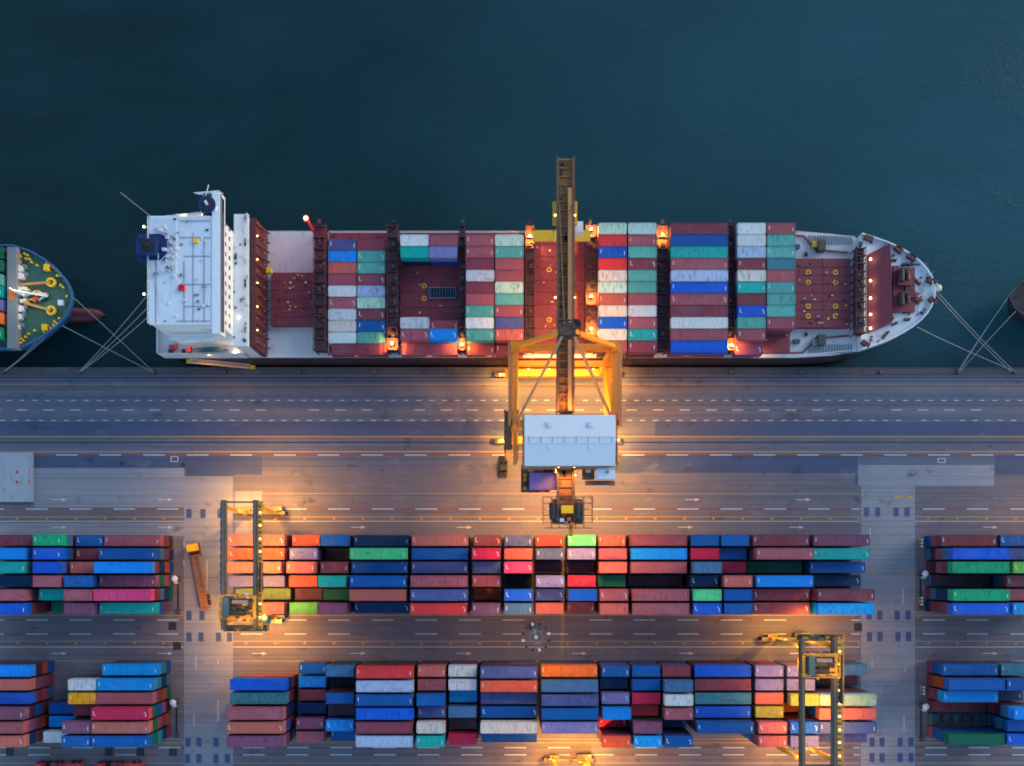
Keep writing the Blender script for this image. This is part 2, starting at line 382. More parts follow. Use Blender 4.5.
def build_container_meshes():
    global DOOR
    for sz, L in LN.items():
        b = MB(); w = 2.44
        b.box((0, 0, 1.235), (L - .1, w - .08, 2.37), PAINT)
        for sy in (-1, 1):
            b.box((0, sy * (w / 2 - .06), 2.53), (L - .36, .12, .1), PAINT); b.box((0, sy * (w / 2 - .06), .08), (L - .36, .12, .14), PAINT)
            for sx in (-1, 1):
                b.box((sx * (L / 2 - .09), sy * (w / 2 - .09), 1.29), (.16, .16, 2.32), PAINT)
                for z in (.062, 2.528): b.box((sx * (L / 2 - .09), sy * (w / 2 - .08), z), (.18, .163, .124), M['castings'])
        for sx in (-1, 1): b.box((sx * (L / 2 - .06), 0, 2.53), (.12, w - .34, .1), PAINT)
        BODY[sz] = b.mesh('shipping_container')
        for mk in ('none', 'bar', 'ell'):
            b = MB(); b.box((0, 0, 2.48), (L - .26, w - .26, .1), PAINT)
            if mk != 'none':
                for sx in (-1, 1):
                    b.box((sx * (L / 2 - .5), -sx * .2, 2.536), (.14, .85, .012), M['mark'])
                    if mk == 'ell': b.box((sx * (L / 2 - .75), sx * .3, 2.536), (.3, .16, .012), M['mark'])
            ROOF[sz, mk] = b.mesh('roof')
    b = MB(); b.box((0, 0, 1.25), (.05, 1.02, 2.2), PAINT)
    for y in (-.28, .28): b.cyl((.05, y, .2), (.05, y, 2.3), .025, M['bars'], 6)
    b.box((.05, 0, 1.1), (.03, .5, .05), M['bars'])
    DOOR = b.mesh('door')
build_container_meshes()
LOW = MB(); LOWCOL = []
POOL = ['maroon', 'maroon', 'maroon', 'rust', 'mauve', 'blue', 'navy', 'blue', 'greyteal', 'dkgreen', 'rose', 'plum', 'steel']
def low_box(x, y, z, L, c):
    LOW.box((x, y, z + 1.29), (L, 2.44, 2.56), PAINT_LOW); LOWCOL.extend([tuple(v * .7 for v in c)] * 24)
CONT = []          # records for labels
def container(x, y, z, sz, c, block, row, group, order, cat='container'):
    j = random.uniform(.86, 1.12); col = tuple(min(1, v * j * .86) for v in lin(COL[c])) + (1.,)
    o = bpy.data.objects.new('shipping_container', BODY[sz]); o.location = (x, y, z); o.color = col
    flip = random.random() < .5; link(o, None, None, cat, group)
    mk = random.choice(['bar', 'ell', 'bar', 'none', 'none', 'none']) if c not in ('plum', 'black', 'dkgreen') else 'none'
    r = bpy.data.objects.new('roof', ROOF[sz, mk]); r.color = tuple(min(1, v * random.uniform(1., 1.1)) for v in col[:3]) + (1,); link(r, o)
    for s in (-1, 1):
        d = bpy.data.objects.new('door', DOOR); d.color = col; sx = -1 if flip else 1
        d.location = (sx * (LN[sz] / 2 - .025), s * .53, 0); d.rotation_euler = (0, 0, math.pi if flip else 0); link(d, o)
    CONT.append(dict(o=o, c=c, sz=sz, block=block, row=row, order=order, x=x))
    return o
def stack(xc, y, z0, sz, c, lv, block, row, group, order):
    for k in range(lv - 1):
        jx, jy = random.uniform(-.12, .12), random.uniform(-.03, .03)
        if sz == 40 and random.random() < .25:
            for s in (-1, 1): low_box(xc + jx + s * 3.07, y + jy, z0 + 2.6 * k, 6.05, lin(COL[random.choice(POOL)]))
        else: low_box(xc + jx, y + jy, z0 + 2.6 * k, LN[sz], lin(COL[random.choice(POOL)]))
    return container(xc + random.uniform(-.05, .05), y, z0 + 2.6 * (lv - 1), sz, c, block, row, group, order)

def block(name, grp, y_first, bays):
    """bays: (ground offset px from nadir, size, [six 'colour level' or None])"""
    for n, (gx, sz, rows) in enumerate(bays):
        for i, e in enumerate(rows.split()):
            if e == '-': continue
            c, lv = e[:-1], int(e[-1])
            stack(gx / 4.372, Y(y_first + 12.95 * i), .03, sz, c, lv, name, i, grp, n)
block('middle block', 'containers stacked in the middle block', 541.4, [
    (-243, 40, 'salmon4 vermil4 salmon5 lavender4 khaki2 salmon4'),
    (-198.3, 20, 'vermil3 lavender4 salmon5 vermil4 mauve2 lime4'),
    (-168.7, 20, 'blue4 black2 maroon4 teal5 dkgreen3 mauve5'),
    (-125.6, 40, 'navy3 mint5 blue4 blue5 salmon5 navy3'),
    (-68.7, 40, 'salmon4 blue4 indigo4 rose5 indigo5 red5'),
    (-24, 20, 'maroon3 crimson5 indigo4 rose4 rust2 mauve5'),
    (6.1, 20, 'indigo3 salmon4 hotpink5 black1 royal5 steel5'),
    (36, 20, 'red3 indigo4 plum2 lavender5 indigo4 salmon4'),
    (66.3, 20, 'mint4 lavender4 plum2 crimson4 royal5 maroon3'),
    (95.9, 20, 'salmon3 rose4 salmon4 dkgreen3 rose5 salmon5'),
    (139.6, 40, 'maroon4 bright4 rose4 plum2 rose5 rose5'),
    (183.2, 20, 'blue4 crimson4 steel5 navy4 mint5 royal5'),
    (212.1, 20, 'blue4 blue3 crimson3 salmon5 blue5 blue5'),
    (255.9, 40, 'maroon4 rose5 dkgreen2 bright5 maroon4 maroon4'),
    (313.2, 40, 'mauve4 teal4 blue3 navy2 maroon5 sky5')])
block('lower block', 'containers stacked in the lower block', 665.8, [
    (-241, 40, '- royal4 greyteal4 rose5 salmon5 mauve5'),
    (-194.6, 20, 'blue2 bright2 maroon2 navy2 mauve3 rose3'),
    (-163.7, 20, 'steel4 black1 blue4 plum3 bright4 blue2'),
    (-119.6, 40, 'red5 pale5 blue5 royal5 maroon5 pale5'),
    (-76.4, 20, 'salmon4 rose4 blue5 indigo4 cream5 teal5'),
    (-47, 20, 'white4 white4 sky3 steel4 plum3 crimson4'),
    (-2.8, 40, 'indigo5 vermil5 indigo4 blue4 cream5 blue3'),
    (54.4, 40, 'orange4 steel5 indigo5 blue5 lavender5 -'),
    (98.4, 20, 'blue4 navy3 lavender4 bright5 crimson2 vermil5'),
    (127.5, 20, 'blue4 blue4 crimson4 red3 mauve5 sky5'),
    (156.5, 20, 'maroon4 steel5 white5 rose5 navy2 blue5'),
    (200.4, 40, 'royal4 maroon4 greyteal4 royal4 blue5 -'),
    (244.6, 20, 'lavender4 lavender4 salmon4 olive4 rose5 rose5'),
    (274.6, 20, 'lavender4 lavender4 olive5 rust1 royal5 lavender5'),
    (315, 40, 'steel3 plum1 palemint5 salmon5 indigo5 indigo3')])
block('upper left block', 'containers stacked in the upper left block', 541.4, [
    (-365.5, 40, 'rose3 blue4 bright5 mauve4 hotpink5 teal4'),
    (-406.7, 20, 'blue3 maroon3 salmon4 blue5 rose5 mauve5'),
    (-436, 20, 'green5 royal5 royal5 rose5 teal4 dkgreen2'),
    (-482.6, 40, 'maroon4 bright5 teal5 navy4 rose5 royal5')])
block('lower left block', 'containers stacked in the lower left block', 665.8, [
    (-367.8, 40, 'sky3 sky4 rose4 crimson5 salmon5 blue5'),
    (-408.6, 20, '- white4 yellow4 maroon3 mauve5 blue5'),
    (-438, 20, '- - - blue2 bright2 white3'),
    (-484.5, 40, 'bright4 salmon4 royal4 mauve5 rose5 salmon5')])
block('upper right block', 'containers stacked in the upper right block', 541.4, [
    (439.8, 40, 'maroon3 royal5 green5 plum2 green5 royal5'),
    (496.6, 40, 'blue3 indigo4 lime5 rose4 rose4 sky5')])
block('lower right block', 'containers stacked in the lower right block', 665.8, [
    (441.5, 40, 'blue3 blue4 sky3 maroon1 - dkgreen4'),
    (484, 20, 'greyteal3 blue4 navy2 bright5 blue4 royal4')])

# ------------------------------------------------------------------ the large ship
SY = 60.0; HW = 14.2
deck = dict(label='maroon hulled container ship with white deckhouse moored along the quay', cat='ship')
ship = empty('container_ship', (0, SY, -3), **deck)
def sp(px, py, z): v = at(px, py, z); return (v.x, v.y - SY, v.z + 3)
def sh(b, name, label=None, par=None, smooth=False):     # ship parts are drawn in world metres, stored relative to the ship
    b.v = [(v[0], v[1] - SY, v[2] + 3) for v in b.v] if par is None else b.v
    o = b.obj(name, par or ship, label, smooth=smooth)
    return o
bow_px = [(861, 235), (874.7, 238.7), (886, 242.6), (893.6, 246), (902.5, 250.6), (910.7, 255.7), (919.5, 262.8), (926, 270), (930.5, 277.5), (933, 285), (934, 293.3)]
bow = [at(px, py, 8) for px, py in bow_px]
half = [(p.x, p.y - SY) for p in bow]; half[0] = (half[0][0], 12.75)
half[-1] = (half[-1][0], 0)
XS, XF = -77.5, half[0][0]
outline = [(XS, -HW * .86), (XS + 6, -HW), (63, -HW), (71, -13.7)] + [(XF, -12.75)] + [(x, -y) for x, y in half[1:-1]] + [half[-1]] + [(x, y) for x, y in reversed(half[1:-1])] + [(XF, 12.75), (71, 13.7), (63, HW), (XS + 6, HW), (XS, HW * .86)]
def scl(k, dx=0):
    out = []
    for x, y in outline:
        if x > XF: out.append((XF + (x - XF) * (1 - k), y * (1 - k * min(1, (x - XF) / 8) * .55)))
        else: out.append((x, y))
    return out
b = MB(); n = len(outline); lv = [(-7, scl(.34)), (-3, scl(.3)), (2, scl(.14)), (6, scl(.0))]
vs = [(x, y + SY, z) for z, o in lv for x, y in o]; fs = [(k * n + i, k * n + (i + 1) % n, (k + 1) * n + (i + 1) % n, (k + 1) * n + i) for k in range(3) for i in range(n)]
fs.append(tuple(range(3 * n, 4 * n))); b.add(vs, fs, M['hull_deep']); sh(b, 'hull')
b = MB(); b.prism([(x * .9995, y * .985 + SY) for x, y in outline if x < XF + .1], 6.0, 6.12, M['off_white']); sh(b, 'main_deck')
fo = [(x, y) for x, y in outline if x > XF - .1]
b = MB(); b.prism([(x, y + SY) for x, y in fo], 6.01, 8.0, M['white']); sh(b, 'forecastle_deck')
b = MB()
edge = sorted([(x, y) for x, y in fo], key=lambda p: math.atan2(p[1], p[0] - XF + 4))
for (x0, y0), (x1, y1) in zip(edge, edge[1:]):
    b.bar((x0 - .12, y0 * .99 + SY, 8.5), (x1 - .12, y1 * .99 + SY, 8.5), .25, 1.0, M['white'])
sh(b, 'bulwark')
for sgn in (-1, 1):
    b = MB(); b.rail([(XS + 8, SY + sgn * (HW - .5), 6.12), (63, SY + sgn * (HW - .5), 6.12), (XF - 1, SY + sgn * 12.5, 6.12)], 1.1, M['white'], .07, 3); sh(b, 'guard_rail')
# hatch covers (deck between the lashing bridges)
HZ = 7.8
def hatch(x0, x1, y0, y1, z=HZ, rings=(), panel=3, name='hatch_cover'):
    b = MB(); k = panel; dy = (y1 - y0) / k
    for i in range(k): b.bx(x0, x1, y0 + dy * i + .04, y0 + dy * (i + 1) - .04, 6.13, z, M['maroon'])
    b.bx(x0 + (x1 - x0) * .5 - .05, x0 + (x1 - x0) * .5 + .05, y0, y1, z, z + .05, M['maroon_d'])
    for rx, ry in rings:
        b.ring((rx, ry, z + .003), .45, .11, .06, M['yellow'], 14)
    for i in range(k): b.bar((x0 + .6, y0 + dy * (i + .5), z + .04), (x1 - .6, y0 + dy * (i + .5), z + .04), .07, .08, M['maroon_d'])
    for i in range(46):
        qx, qy = random.uniform(x0 + .5, x1 - .5), random.uniform(y0 + .5, y1 - .5)
        b.box((qx, qy, z + .06), (random.uniform(.15, .5), random.uniform(.15, .5), .12), M['yellow'] if i % 9 == 0 else random.choice([M['maroon_d'], M['maroon_d'], M['dark_iron'], M['off_white']]))
    return sh(b, name)
SB = [('S1', -39.9, -27.5), ('S2', -24.3, -11.5), ('S3', -10.0, 2.6), ('S4', 5.2, 15.6), ('S5', 18.6, 31.1), ('S6', 33.9, 46.5), ('S7', 48.2, 60.9)]
hatch(-53.0, -43.0, SY - 7.3, SY + 4.4)
for nm, x0, x1 in SB:
    rg = [(x0 + 5.0, SY + q) for q in (-1.3, 1.4)] if nm == 'S2' else ([(x0 + 3, SY + q) for q in (-6, 5)] if nm == 'S4' else [])
    hatch(x0 - .3, x1 + .3, SY - 13.2, SY + 13.2, rings=rg, panel=4 if nm != 'S4' else 5)
hatch(62.4, 74.4, SY - 7.7, SY + 7.5, rings=[(x, SY + y) for x in (65.2, 71.2) for y in (-5.2, -3.0, 2.2, 4.4)], panel=4)
# lashing bridges
def lashing(x, w, z=10.6, y0=SY - 13.6, y1=SY + 13.6, lit=None, red=False):
    b = MB()
    for zz in (z, (z + 6) / 2 + .8):
        b.bx(x - w / 2, x + w / 2, y0, y1, zz - .12, zz, M['plum_d'])
        for i in range(26): b.box((x + random.uniform(-w * .4, w * .4), random.uniform(y0, y1), zz + .25), (random.uniform(.2, .6), random.uniform(.2, .9), random.uniform(.2, .5)), random.choice([M['maroon_d'], M['dark_iron'], M['grey_d'], M['plum_d'], M['plum_d'], M['rtg_d']]))
    for k in range(12):
        y = y0 + .2 + (y1 - y0 - .4) * k / 11
        for s in (-1, 1): b.box((x + s * (w / 2 - .12), y, (z + 7) / 2), (.2, .22, z - 5), M['maroon_d'])
        b.box((x, y, z + .35), (w, .16, .7), M['maroon_d'])
        if k % 2: b.box((x + random.uniform(-.3, .3), y + 1, z + .3), (.7, .9, .6), random.choice([M['grey_d'], M['maroon_d'], M['dark_iron']]))
    b.rail([(x - w / 2, y0, z), (x - w / 2, y1, z)], 1.1, M['maroon_d'], .08, 2.5); b.rail([(x + w / 2, y0, z), (x + w / 2, y1, z)], 1.1, M['maroon_d'], .08, 2.5)
    o = sh(b, 'lashing_bridge')
    for q in (lit or []):
        c = MB(); c.box((0, 0, .2), (.5, .5, .4), M['dark_iron']); c.box((0, 0, .46), (.4, .4, .12), M['e_sod'])
        e = c.obj('deck_lamp', o); e.location = (x, q - SY, z + 3 + .7)
        spot(ship, (x, q - SY, z + 3 + 1.7), 1000, 165)
    return o
lashing(-41.6, 2.6, lit=[]); lashing(-25.9, 2.3, lit=[SY - 12.2]); lashing(-10.75 - .05, 1.2, lit=[SY - 12.4]); lashing(3.9, 1.9, lit=[SY + 11]); lashing(17.1, 2.2, lit=[SY + 12.5, SY - 2, SY - 9])
lashing(32.5, 2.2, lit=[SY + 11.3]); lashing(47.35, 1.2, lit=[SY - 12.6]); lashing(75.9, 2.0, y0=SY - 9.6, y1=SY + 9.2, z=9.4, lit=[])
b = MB(); b.bx(-43.3, -42.9, SY + 12.2, SY + 12.8, 6.1, 17, M['red']); b.bx(-43.5, -42.7, SY + 11.9, SY + 13.1, 17, 17.8, M['red'])
mp = sh(b, 'signal_post'); c = MB(); c.dome((-43.1, 12.5, 20.8), .5, M['e_red'], 8, 4); c.obj('signal_lamp', mp)
spot(ship, (-42.2, 12.4, 20.4), 160, 170, (1, .06, .03)); spot(ship, (-53.2, 12.6, 17.5), 90, 170, (1, .1, .04))
for x in (-34, -18, -5, 6, 14, 24, 38, 55): spot(ship, (x, -14.3, 12.6), 110, 150, (1, .62, .28))
# breakwater before the forecastle
b = MB(); x0 = 78.0
b.add([(x0, SY - 9.2, 8.01), (x0, SY + 8.0, 8.01), (x0 + 4.6, SY + 10.2, 8.01), (x0 + 5.0, SY - 7.2, 8.01), (x0, SY - 9.2, 8.6), (x0, SY + 8.0, 8.6), (x0 + 4.0, SY + 9.8, 10.8), (x0 + 4.6, SY - 7.0, 10.8)], [(0, 1, 5, 4), (1, 2, 6, 5), (2, 3, 7, 6), (3, 0, 4, 7), (4, 5, 6, 7)], M['maroon'])
bw = sh(b, 'breakwater')
for q in (-8.2, -5.2, -1.6, 2.2, 6.9):
    c = MB(); c.box((0, 0, .15), (.4, .4, .3), M['dark_iron']); c.dome((0, 0, .3), .24, M['e_white'], 8, 3); e = c.obj('deck_lamp', bw); e.location = (x0 + .4, q, 11.75)
    spot(ship, (x0 - .3, q, 14.0), 30, 150, (1, .75, .42))
b = MB(); b.bx(83.5, 88.2, SY - 4.6, SY + 5.2, 8.005, 8.9, M['maroon'])
b.bx(84, 87.2, SY + 1, SY + 4.4, 8.9, 9.8, M['maroon']); b.bx(86, 88.0, SY - 1.5, SY + 3.2, 8.9, 9.3, M['maroon_d']); sh(b, 'windlass_platform')
for sgn in (-1, 1):
    b = MB(); y = SY + sgn * 2.6 + .3
    b.cyl((84.6, y - 1.2, 10.2), (84.6, y + 1.2, 10.2), .7, M['dark_iron'], 12); b.cyl((86.2, y - .8, 9.9), (86.2, y + .8, 9.9), .5, M['maroon_d'], 12); b.box((85.4, y + 1.5, 9.9), (1.6, .4, 1.4), M['grey_d']); sh(b, 'windlass')
b = MB(); b.bx(88.0, 89.6, SY - 2.1, SY - .5, 8.005, 9.2, M['maroon']); b.cyl((88.8, SY - 1.3, 9.2), (88.8, SY - 1.3, 18), .22, M['white'], 8, .12); b.bar((88.8, SY - 2.6, 16), (88.8, SY, 16), .12, .12, M['white']); sh(b, 'fore_mast')
bol = MB(); bol.box((0, 0, .08), (1.3, .6, .16), M['dark_iron'])
for q in (-.38, .38): bol.cyl((q, 0, .1), (q, 0, .75), .24, M['grating'], 10); bol.cyl((q, 0, .75), (q, 0, .85), .26, M['boom'], 10)
bolm = bol.mesh('mooring_bitts')
for px, py, a in ((883, 250, -50), (893, 260.5, 0), (904, 264.6, 10), (910, 264.6, 10), (906, 275, 0), (914.5, 280, -40), (917.5, 283, -40), (902, 308.5, 0), (907.5, 311, 0), (906.5, 319.7, 0), (894, 324, 20), (884, 336.5, 45), (915, 304, 40), (919, 302, 40), (886, 334, 45), (885, 317, 0)):
    o = bpy.data.objects.new('mooring_bitts', bolm); o.location = sp(px, py, 8.005); o.rotation_euler = (0, 0, R(a)); link(o, ship)
b = MB(); p = at(906, 266.3, 8); b.bar((p.x - 4, p.y - .2, 8.1), (p.x + 4.6, p.y + .5, 8.1), .3, .12, M['hull_blue']); sh(b, 'blue_hose')
for px, py in ((868, 238.6), (898, 249.6), (911, 257.4), (931, 281.5), (932.5, 301), (865, 344)):
    b = MB(); p = at(px, py, 8.4); b.box((p.x, p.y, 8.55), (1.9, 1.0, .9), M['maroon_d'], R(random.uniform(-40, -10))); sh(b, 'fairlead')
b = MB(); p = at(938, 288, 7.6); b.bx(92.2, p.x + .8, p.y - .5, p.y + .5, 7.4, 7.6, M['white']); b.dome((p.x, p.y, 7.6), .8, M['mark'], 10, 4); b.box((p.x - .6, p.y + 1., 7.8), (.8, 1.2, .5), M['teal']); sh(b, 'bow_platform')
b = MB()
for i in range(60):
    x = random.uniform(78.5, 91.5); y = random.uniform(-12.5, 12.5) * (1 - max(0, x - 79) / 14.5) ** .6
    if -9 < y < 10 and x < 83.4: continue
    b.box((x, SY + y, 8.14), (random.uniform(.15, .7), random.uniform(.15, .7), random.uniform(.15, .5)), random.choice([M['grey'], M['maroon_d'], M['off_white'], M['dark_iron'], M['boom']]), random.uniform(0, 3))
for i in range(7):
    x = random.uniform(84, 90); b.bar((x, SY + random.uniform(-8, 8) * .6, 8.2), (x + random.uniform(-1, 3), SY + random.uniform(-5, 5), 8.2), .08, .08, M['rope'])
sh(b, 'deck_gear')
# side-deck fittings near the bow and aft
for sgn in (-1, 1):
    b = MB()
    for i in range(16):
        b.box((66 + i * .62, SY + sgn * (HW - 2.1), 6.25), (.2, 2.0, .25), M['grey'])
    b.bar((61.5, SY + sgn * 13.0, 6.5), (64.5, SY + sgn * 12.9, 6.5), .3, .3, M['maroon']); b.bar((64.5, SY + sgn * 12.9, 6.5), (67.5, SY + sgn * 9.8, 6.5), .35, .3, M['maroon']); b.bar((67.5, SY + sgn * 9.8, 6.5), (74.6, SY + sgn * 9.2, 6.5), .35, .3, M['maroon'])
    b.box((68.2, SY + sgn * 10.4, 7.1), (1.6, 2.2, 1.9), M['grey_d']); b.box((67, SY + sgn * 10.8, 6.8), (1.4, 1.2, 1.2), M['crane_y'] if sgn > 0 else M['grey'])
    b.box((63, SY + sgn * 10.5, 6.5), (1.4, .9, .8), M['teal']); b.box((65.2, SY + sgn * 8.9, 6.4), (.5, .7, .6), M['dark_iron'])
    sh(b, 'deck_piping')
# accommodation block
b = MB()
b.bx(-72.0, -58.4, SY - 12.0, SY + 9.6, 6.13, 26.6, M['white'])
acc = sh(b, 'deckhouse')
def part(b, name, par=acc, label=None):
    b.v = [(v[0], v[1] - SY, v[2] + 3) for v in b.v]; return b.obj(name, par, label)
b = MB(); b.bx(-72.2, -59.7, SY - 12.2, SY + 9.2, 26.605, 27.0, M['house_roof'])
b.rail([(-72.1, SY - 12.1, 27), (-59.8, SY - 12.1, 27)], 1.0, M['white'], .08, 2); b.rail([(-72.1, SY - 12.1, 27), (-72.1, SY + 9, 27)], 1.0, M['white'], .08, 2); rf = part(b, 'roof')
b = MB(); b.box((-62.8, SY - 7.8 + 12.2, 27.25), (.9, .9, .5), M['yellow']); part(b, 'vent_box')
b = MB(); b.box((-65.6, SY - 5.0, 27.3), (1.2, 1.1, .6), M['red']); b.box((-65.4, SY - 4.6, 27.8), (.5, .4, .4), M['hotp'] if 'hotp' in M else M['red']); part(b, 'vent_box')
b = MB()
for i in range(26):
    b.box((random.uniform(-71, -66.5), SY + random.uniform(-3, 7.5), 27.2), (random.uniform(.15, .8), random.uniform(.15, .6), random.uniform(.3, 1.4)), random.choice([M['white'], M['white'], M['grey'], M['off_white']]))
for i in range(7):
    a = Vector((random.uniform(-71, -66), SY + random.uniform(-3, 7), 27.3)); b.bar(a, a + Vector((random.uniform(-1, 3), random.uniform(-2, 2), random.uniform(0, 1.5))), .1, .1, M['white'])
b.rail([(-66.4, SY - 3.5, 27), (-66.4, SY + 8, 27)], 1.1, M['white'], .07, 1.5); part(b, 'roof_fittings')
b = MB(); b.bx(-59.6, -58.0, SY - 14.0, SY + 14.2, 24.0, 27.2, M['white']); b.bx(-58.0, -57.7, SY - 13.6, SY + 13.8, 26.9, 27.1, M['grey'])
wing = part(b, 'bridge_wing')
b = MB(); b.bx(-57.99, -57.9, SY - 13.4, SY + 13.4, 24.9, 26.2, M['glass']); part(b, 'window_band', wing)
for i, z in enumerate((19.5, 22.2)):
    for y in range(-11, 10, 2):
        b = MB(); b.bx(-58.39, -58.33, SY + y, SY + y + .8, z, z + .9, M['glass']); part(b, 'window')
b = MB(); b.bx(-58.32, -55.3, SY - 14.1, SY + 13.6, 16.7, 17.2, M['white']); b.bx(-58.3, -55.6, SY - 13.8, SY + 13.4, 6.14, 16.7, M['off_white'])
b.rail([(-55.4, SY - 14, 17.2), (-55.4, SY + 13.5, 17.2)], 1., M['white'], .07, 2); part(b, 'front_platform')
b = MB(); b.bx(-55.29, -54.2, SY - 13.8, SY + 13.4, 6.14, 15.6, M['maroon_d'])
for i in range(13):
    b.bar((-54.19, SY - 13 + 2.1 * i, 15.2), (-53.2, SY - 12.6 + 2.1 * i, 8.6), .35, .25, M['maroon_d'])
fr = part(b, 'front_lashing_frame', ship)
for i in range(11):
    for z, dx in ((14.8, 0), (11.5, .6)):
        c = MB(); c.box((0, 0, 0), (.2, .2, .2), M['e_sod'] if z > 12 and i % 2 else M['rtg']); e = c.obj('deck_lamp', fr); e.location = (-54.05 + dx, -12.6 + i * 2.5, z + 3)
b = MB(); b.bx(-53.5, -52.4, SY + 3.6, SY + 4.6, 9.0, 10.4, M['yellow']); part(b, 'yellow_locker', ship)
b = MB()
for y in (-11.5, -8.6, -4.2, 1.4, 5.1, 8.4): b.bar((-66 + random.uniform(-1, 1), SY + y, 27.06), (-60, SY + y, 27.06), .09, .1, M['grey'])
for x in (-70.8, -65.2, -63.4, -61.2): b.bar((x, SY - 12, 27.05), (x, SY - 6 + random.uniform(0, 14), 27.05), .1, .1, M['grey'])
for i in range(34): b.box((random.uniform(-71.5, -60.3), SY + random.uniform(-11.8, 9), 27.16), (random.uniform(.15, .6), random.uniform(.15, .6), random.uniform(.1, .5)), random.choice([M['grey'], M['off_white'], M['grey_d'], M['white']]))
b.rail([(-72.1, SY + 9, 27), (-59.9, SY + 9, 27)], 1.0, M['white'], .08, 2); part(b, 'roof_piping')
b = MB()
for i in range(40): b.box((random.choice([-58.2, -57.0, -56.2, -55.8]) + random.uniform(-.1, .4), SY + random.uniform(-13.5, 13), 17.32), (random.uniform(.1, .5), random.uniform(.2, .9), random.uniform(.1, .4)), random.choice([M['grey'], M['off_white'], M['grey_d']]))
part(b, 'platform_fittings')
# radar mast, dome, funnel, aft decks
b = MB(); b.cyl((-60.6, SY + 11.6, 25), (-60.6, SY + 11.6, 27.3), 1.75, M['navy'], 16); b.cyl((-60.6, SY + 11.6, 27.3), (-60.6, SY + 11.6, 27.5), 1.2, M['dark_iron'], 16); b.box((-60.6, SY + 11.8, 27.65), (.5, .9, .3), M['mark'], R(30)); part(b, 'compass_tub')
b = MB(); b.bx(-62.2, -59.61, SY + 9.7, SY + 14.4, 24.2, 25.0, M['white'])
for q in (0, 1.2, 2.4): b.bar((-63, SY + 14.4 - q * .3, 25.4 + q), (-58, SY + 14.6 - q * .2, 25.4 + q), .12, .12, M['white'])
b.bar((-62.8, SY + 10, 25), (-60, SY + 15.2, 28), .15, .15, M['white']); b.bar((-58.6, SY + 14.9, 24.5), (-58.6, SY + 10, 28), .3, .3, M['white']); b.box((-61, SY + 13.9, 25.6), (1.5, .8, .9), M['teal']); part(b, 'signal_mast')
b = MB(); b.bx(-71.6, -62.3, SY + 9.61, SY + 11.6, 20.2, 20.5, M['off_white']); b.bx(-69.5, -63, SY + 11.6, SY + 12.6, 19.6, 19.9, M['salmon_d'] if 'salmon_d' in M else M['off_white']); b.rail([(-71.5, SY + 11.5, 20.5), (-62.4, SY + 12.5, 20.5)], 1., M['white'], .08, 2); sd = part(b, 'side_gallery')
spot(ship, (-63.5, 12.9, 23.5), 120, 150); spot(ship, (-68, 12.7, 23.3), 80, 150)
b = MB()
b.bx(-74.4, -68.6, SY + .6, SY + 5.8, 6.14, 27.2, M['navy']); b.bx(-73.9, -70.0, SY + 1.2, SY + 4.2, 27.2, 29.2, M['navy'])
fn = part(b, 'funnel', ship)
b = MB(); b.cyl((-71.6, SY + 2.7, 29.2), (-71.6, SY + 2.7, 29.7), 1.15, M['dark_iron'], 14); b.cyl((-71.6, SY + 2.7, 29.71), (-71.6, SY + 2.7, 30.2), .55, M['black'], 10); b.cyl((-73., SY + 3.9, 29.2), (-73., SY + 3.9, 30.2), .3, M['black'], 10); part(b, 'exhaust_pipe', fn)
b = MB(); b.bx(-73.6, -72.01, SY + 6.6, SY + 10.5, 20, 20.4, M['off_white']); b.box((-72.8, SY + 9, 20.8), (1.0, 1.0, .8), M['grating']); b.bx(-73.6, -72.01, SY - 3, SY + 0.4, 20, 20.4, M['off_white']); part(b, 'aft_gallery', ship)
for q in (8.3, -5.3):
    c = MB(); c.bar((-72.2, q, 26), (-74.2, q, 27.4), .12, .12, M['white']); c.dome((-74.3, q, 27.3), .22, M['e_white'], 8, 4, full=True); c.obj('stern_lamp', ship)
    spot(ship, (-74.3, q, 26.8), 25, 170, (1, .7, .35))
# aft quarter deck seen below the deckhouse roof
b = MB(); b.bx(-72.2, -58.4, SY - 13.88, SY - 12.01, 9.0, 9.4, M['off_white']); b.bx(XS + .46, -72.21, SY - 13.9, SY + 12, 9.0, 9.4, M['off_white']); b.bx(XS + .2, XS + .45, SY - 13.9, SY + 12, 6.14, 10.3, M['off_white'])
b.bx(XS + .46, -58.4, SY - 14.1, SY - 13.9, 6.14, 10.3, M['off_white']); ad = part(b, 'aft_deck', ship)
b = MB(); b.bx(-70.5, -61.9, SY - 13.6, SY - 12.4, 20.0, 20.25, M['white']); b.rail([(-70.5, SY - 13.5, 20.25), (-62, SY - 13.5, 20.25)], 1., M['white'], .08, 2)
for i in range(4): b.bx(-63.6 + .0, -59.62, SY - 12.6 - i * .42, SY - 12.35 - i * .42, 22.5, 22.7, M['white'])
for x in (-63.6, -61.6, -59.8): b.bx(x, x + .18, SY - 13.95, SY - 12.3, 22.71, 22.9, M['white'])
part(b, 'wing_ladder', acc)
b = MB(); hp = [(-69.0, SY - 13.75), (-68.4, SY - 13.2), (-63.6, SY - 12.9), (-61.4, SY - 13.5), (-63.6, SY - 14.1), (-68.4, SY - 14.2)]
b.prism(hp, 11.2, 12.0, M['teal'], [(x, (y - SY + 13.6) * .6 + SY - 13.6) for x, y in hp]); b.bx(-69.9, -69.1, SY - 14.2, SY - 13.1, 11.4, 12.6, M['red'])
for x in (-67.5, -64.5): b.bx(x, x + .3, SY - 13.8, SY - 13.4, 9.4, 11.2, M['white'])
part(b, 'lifeboat', ship)
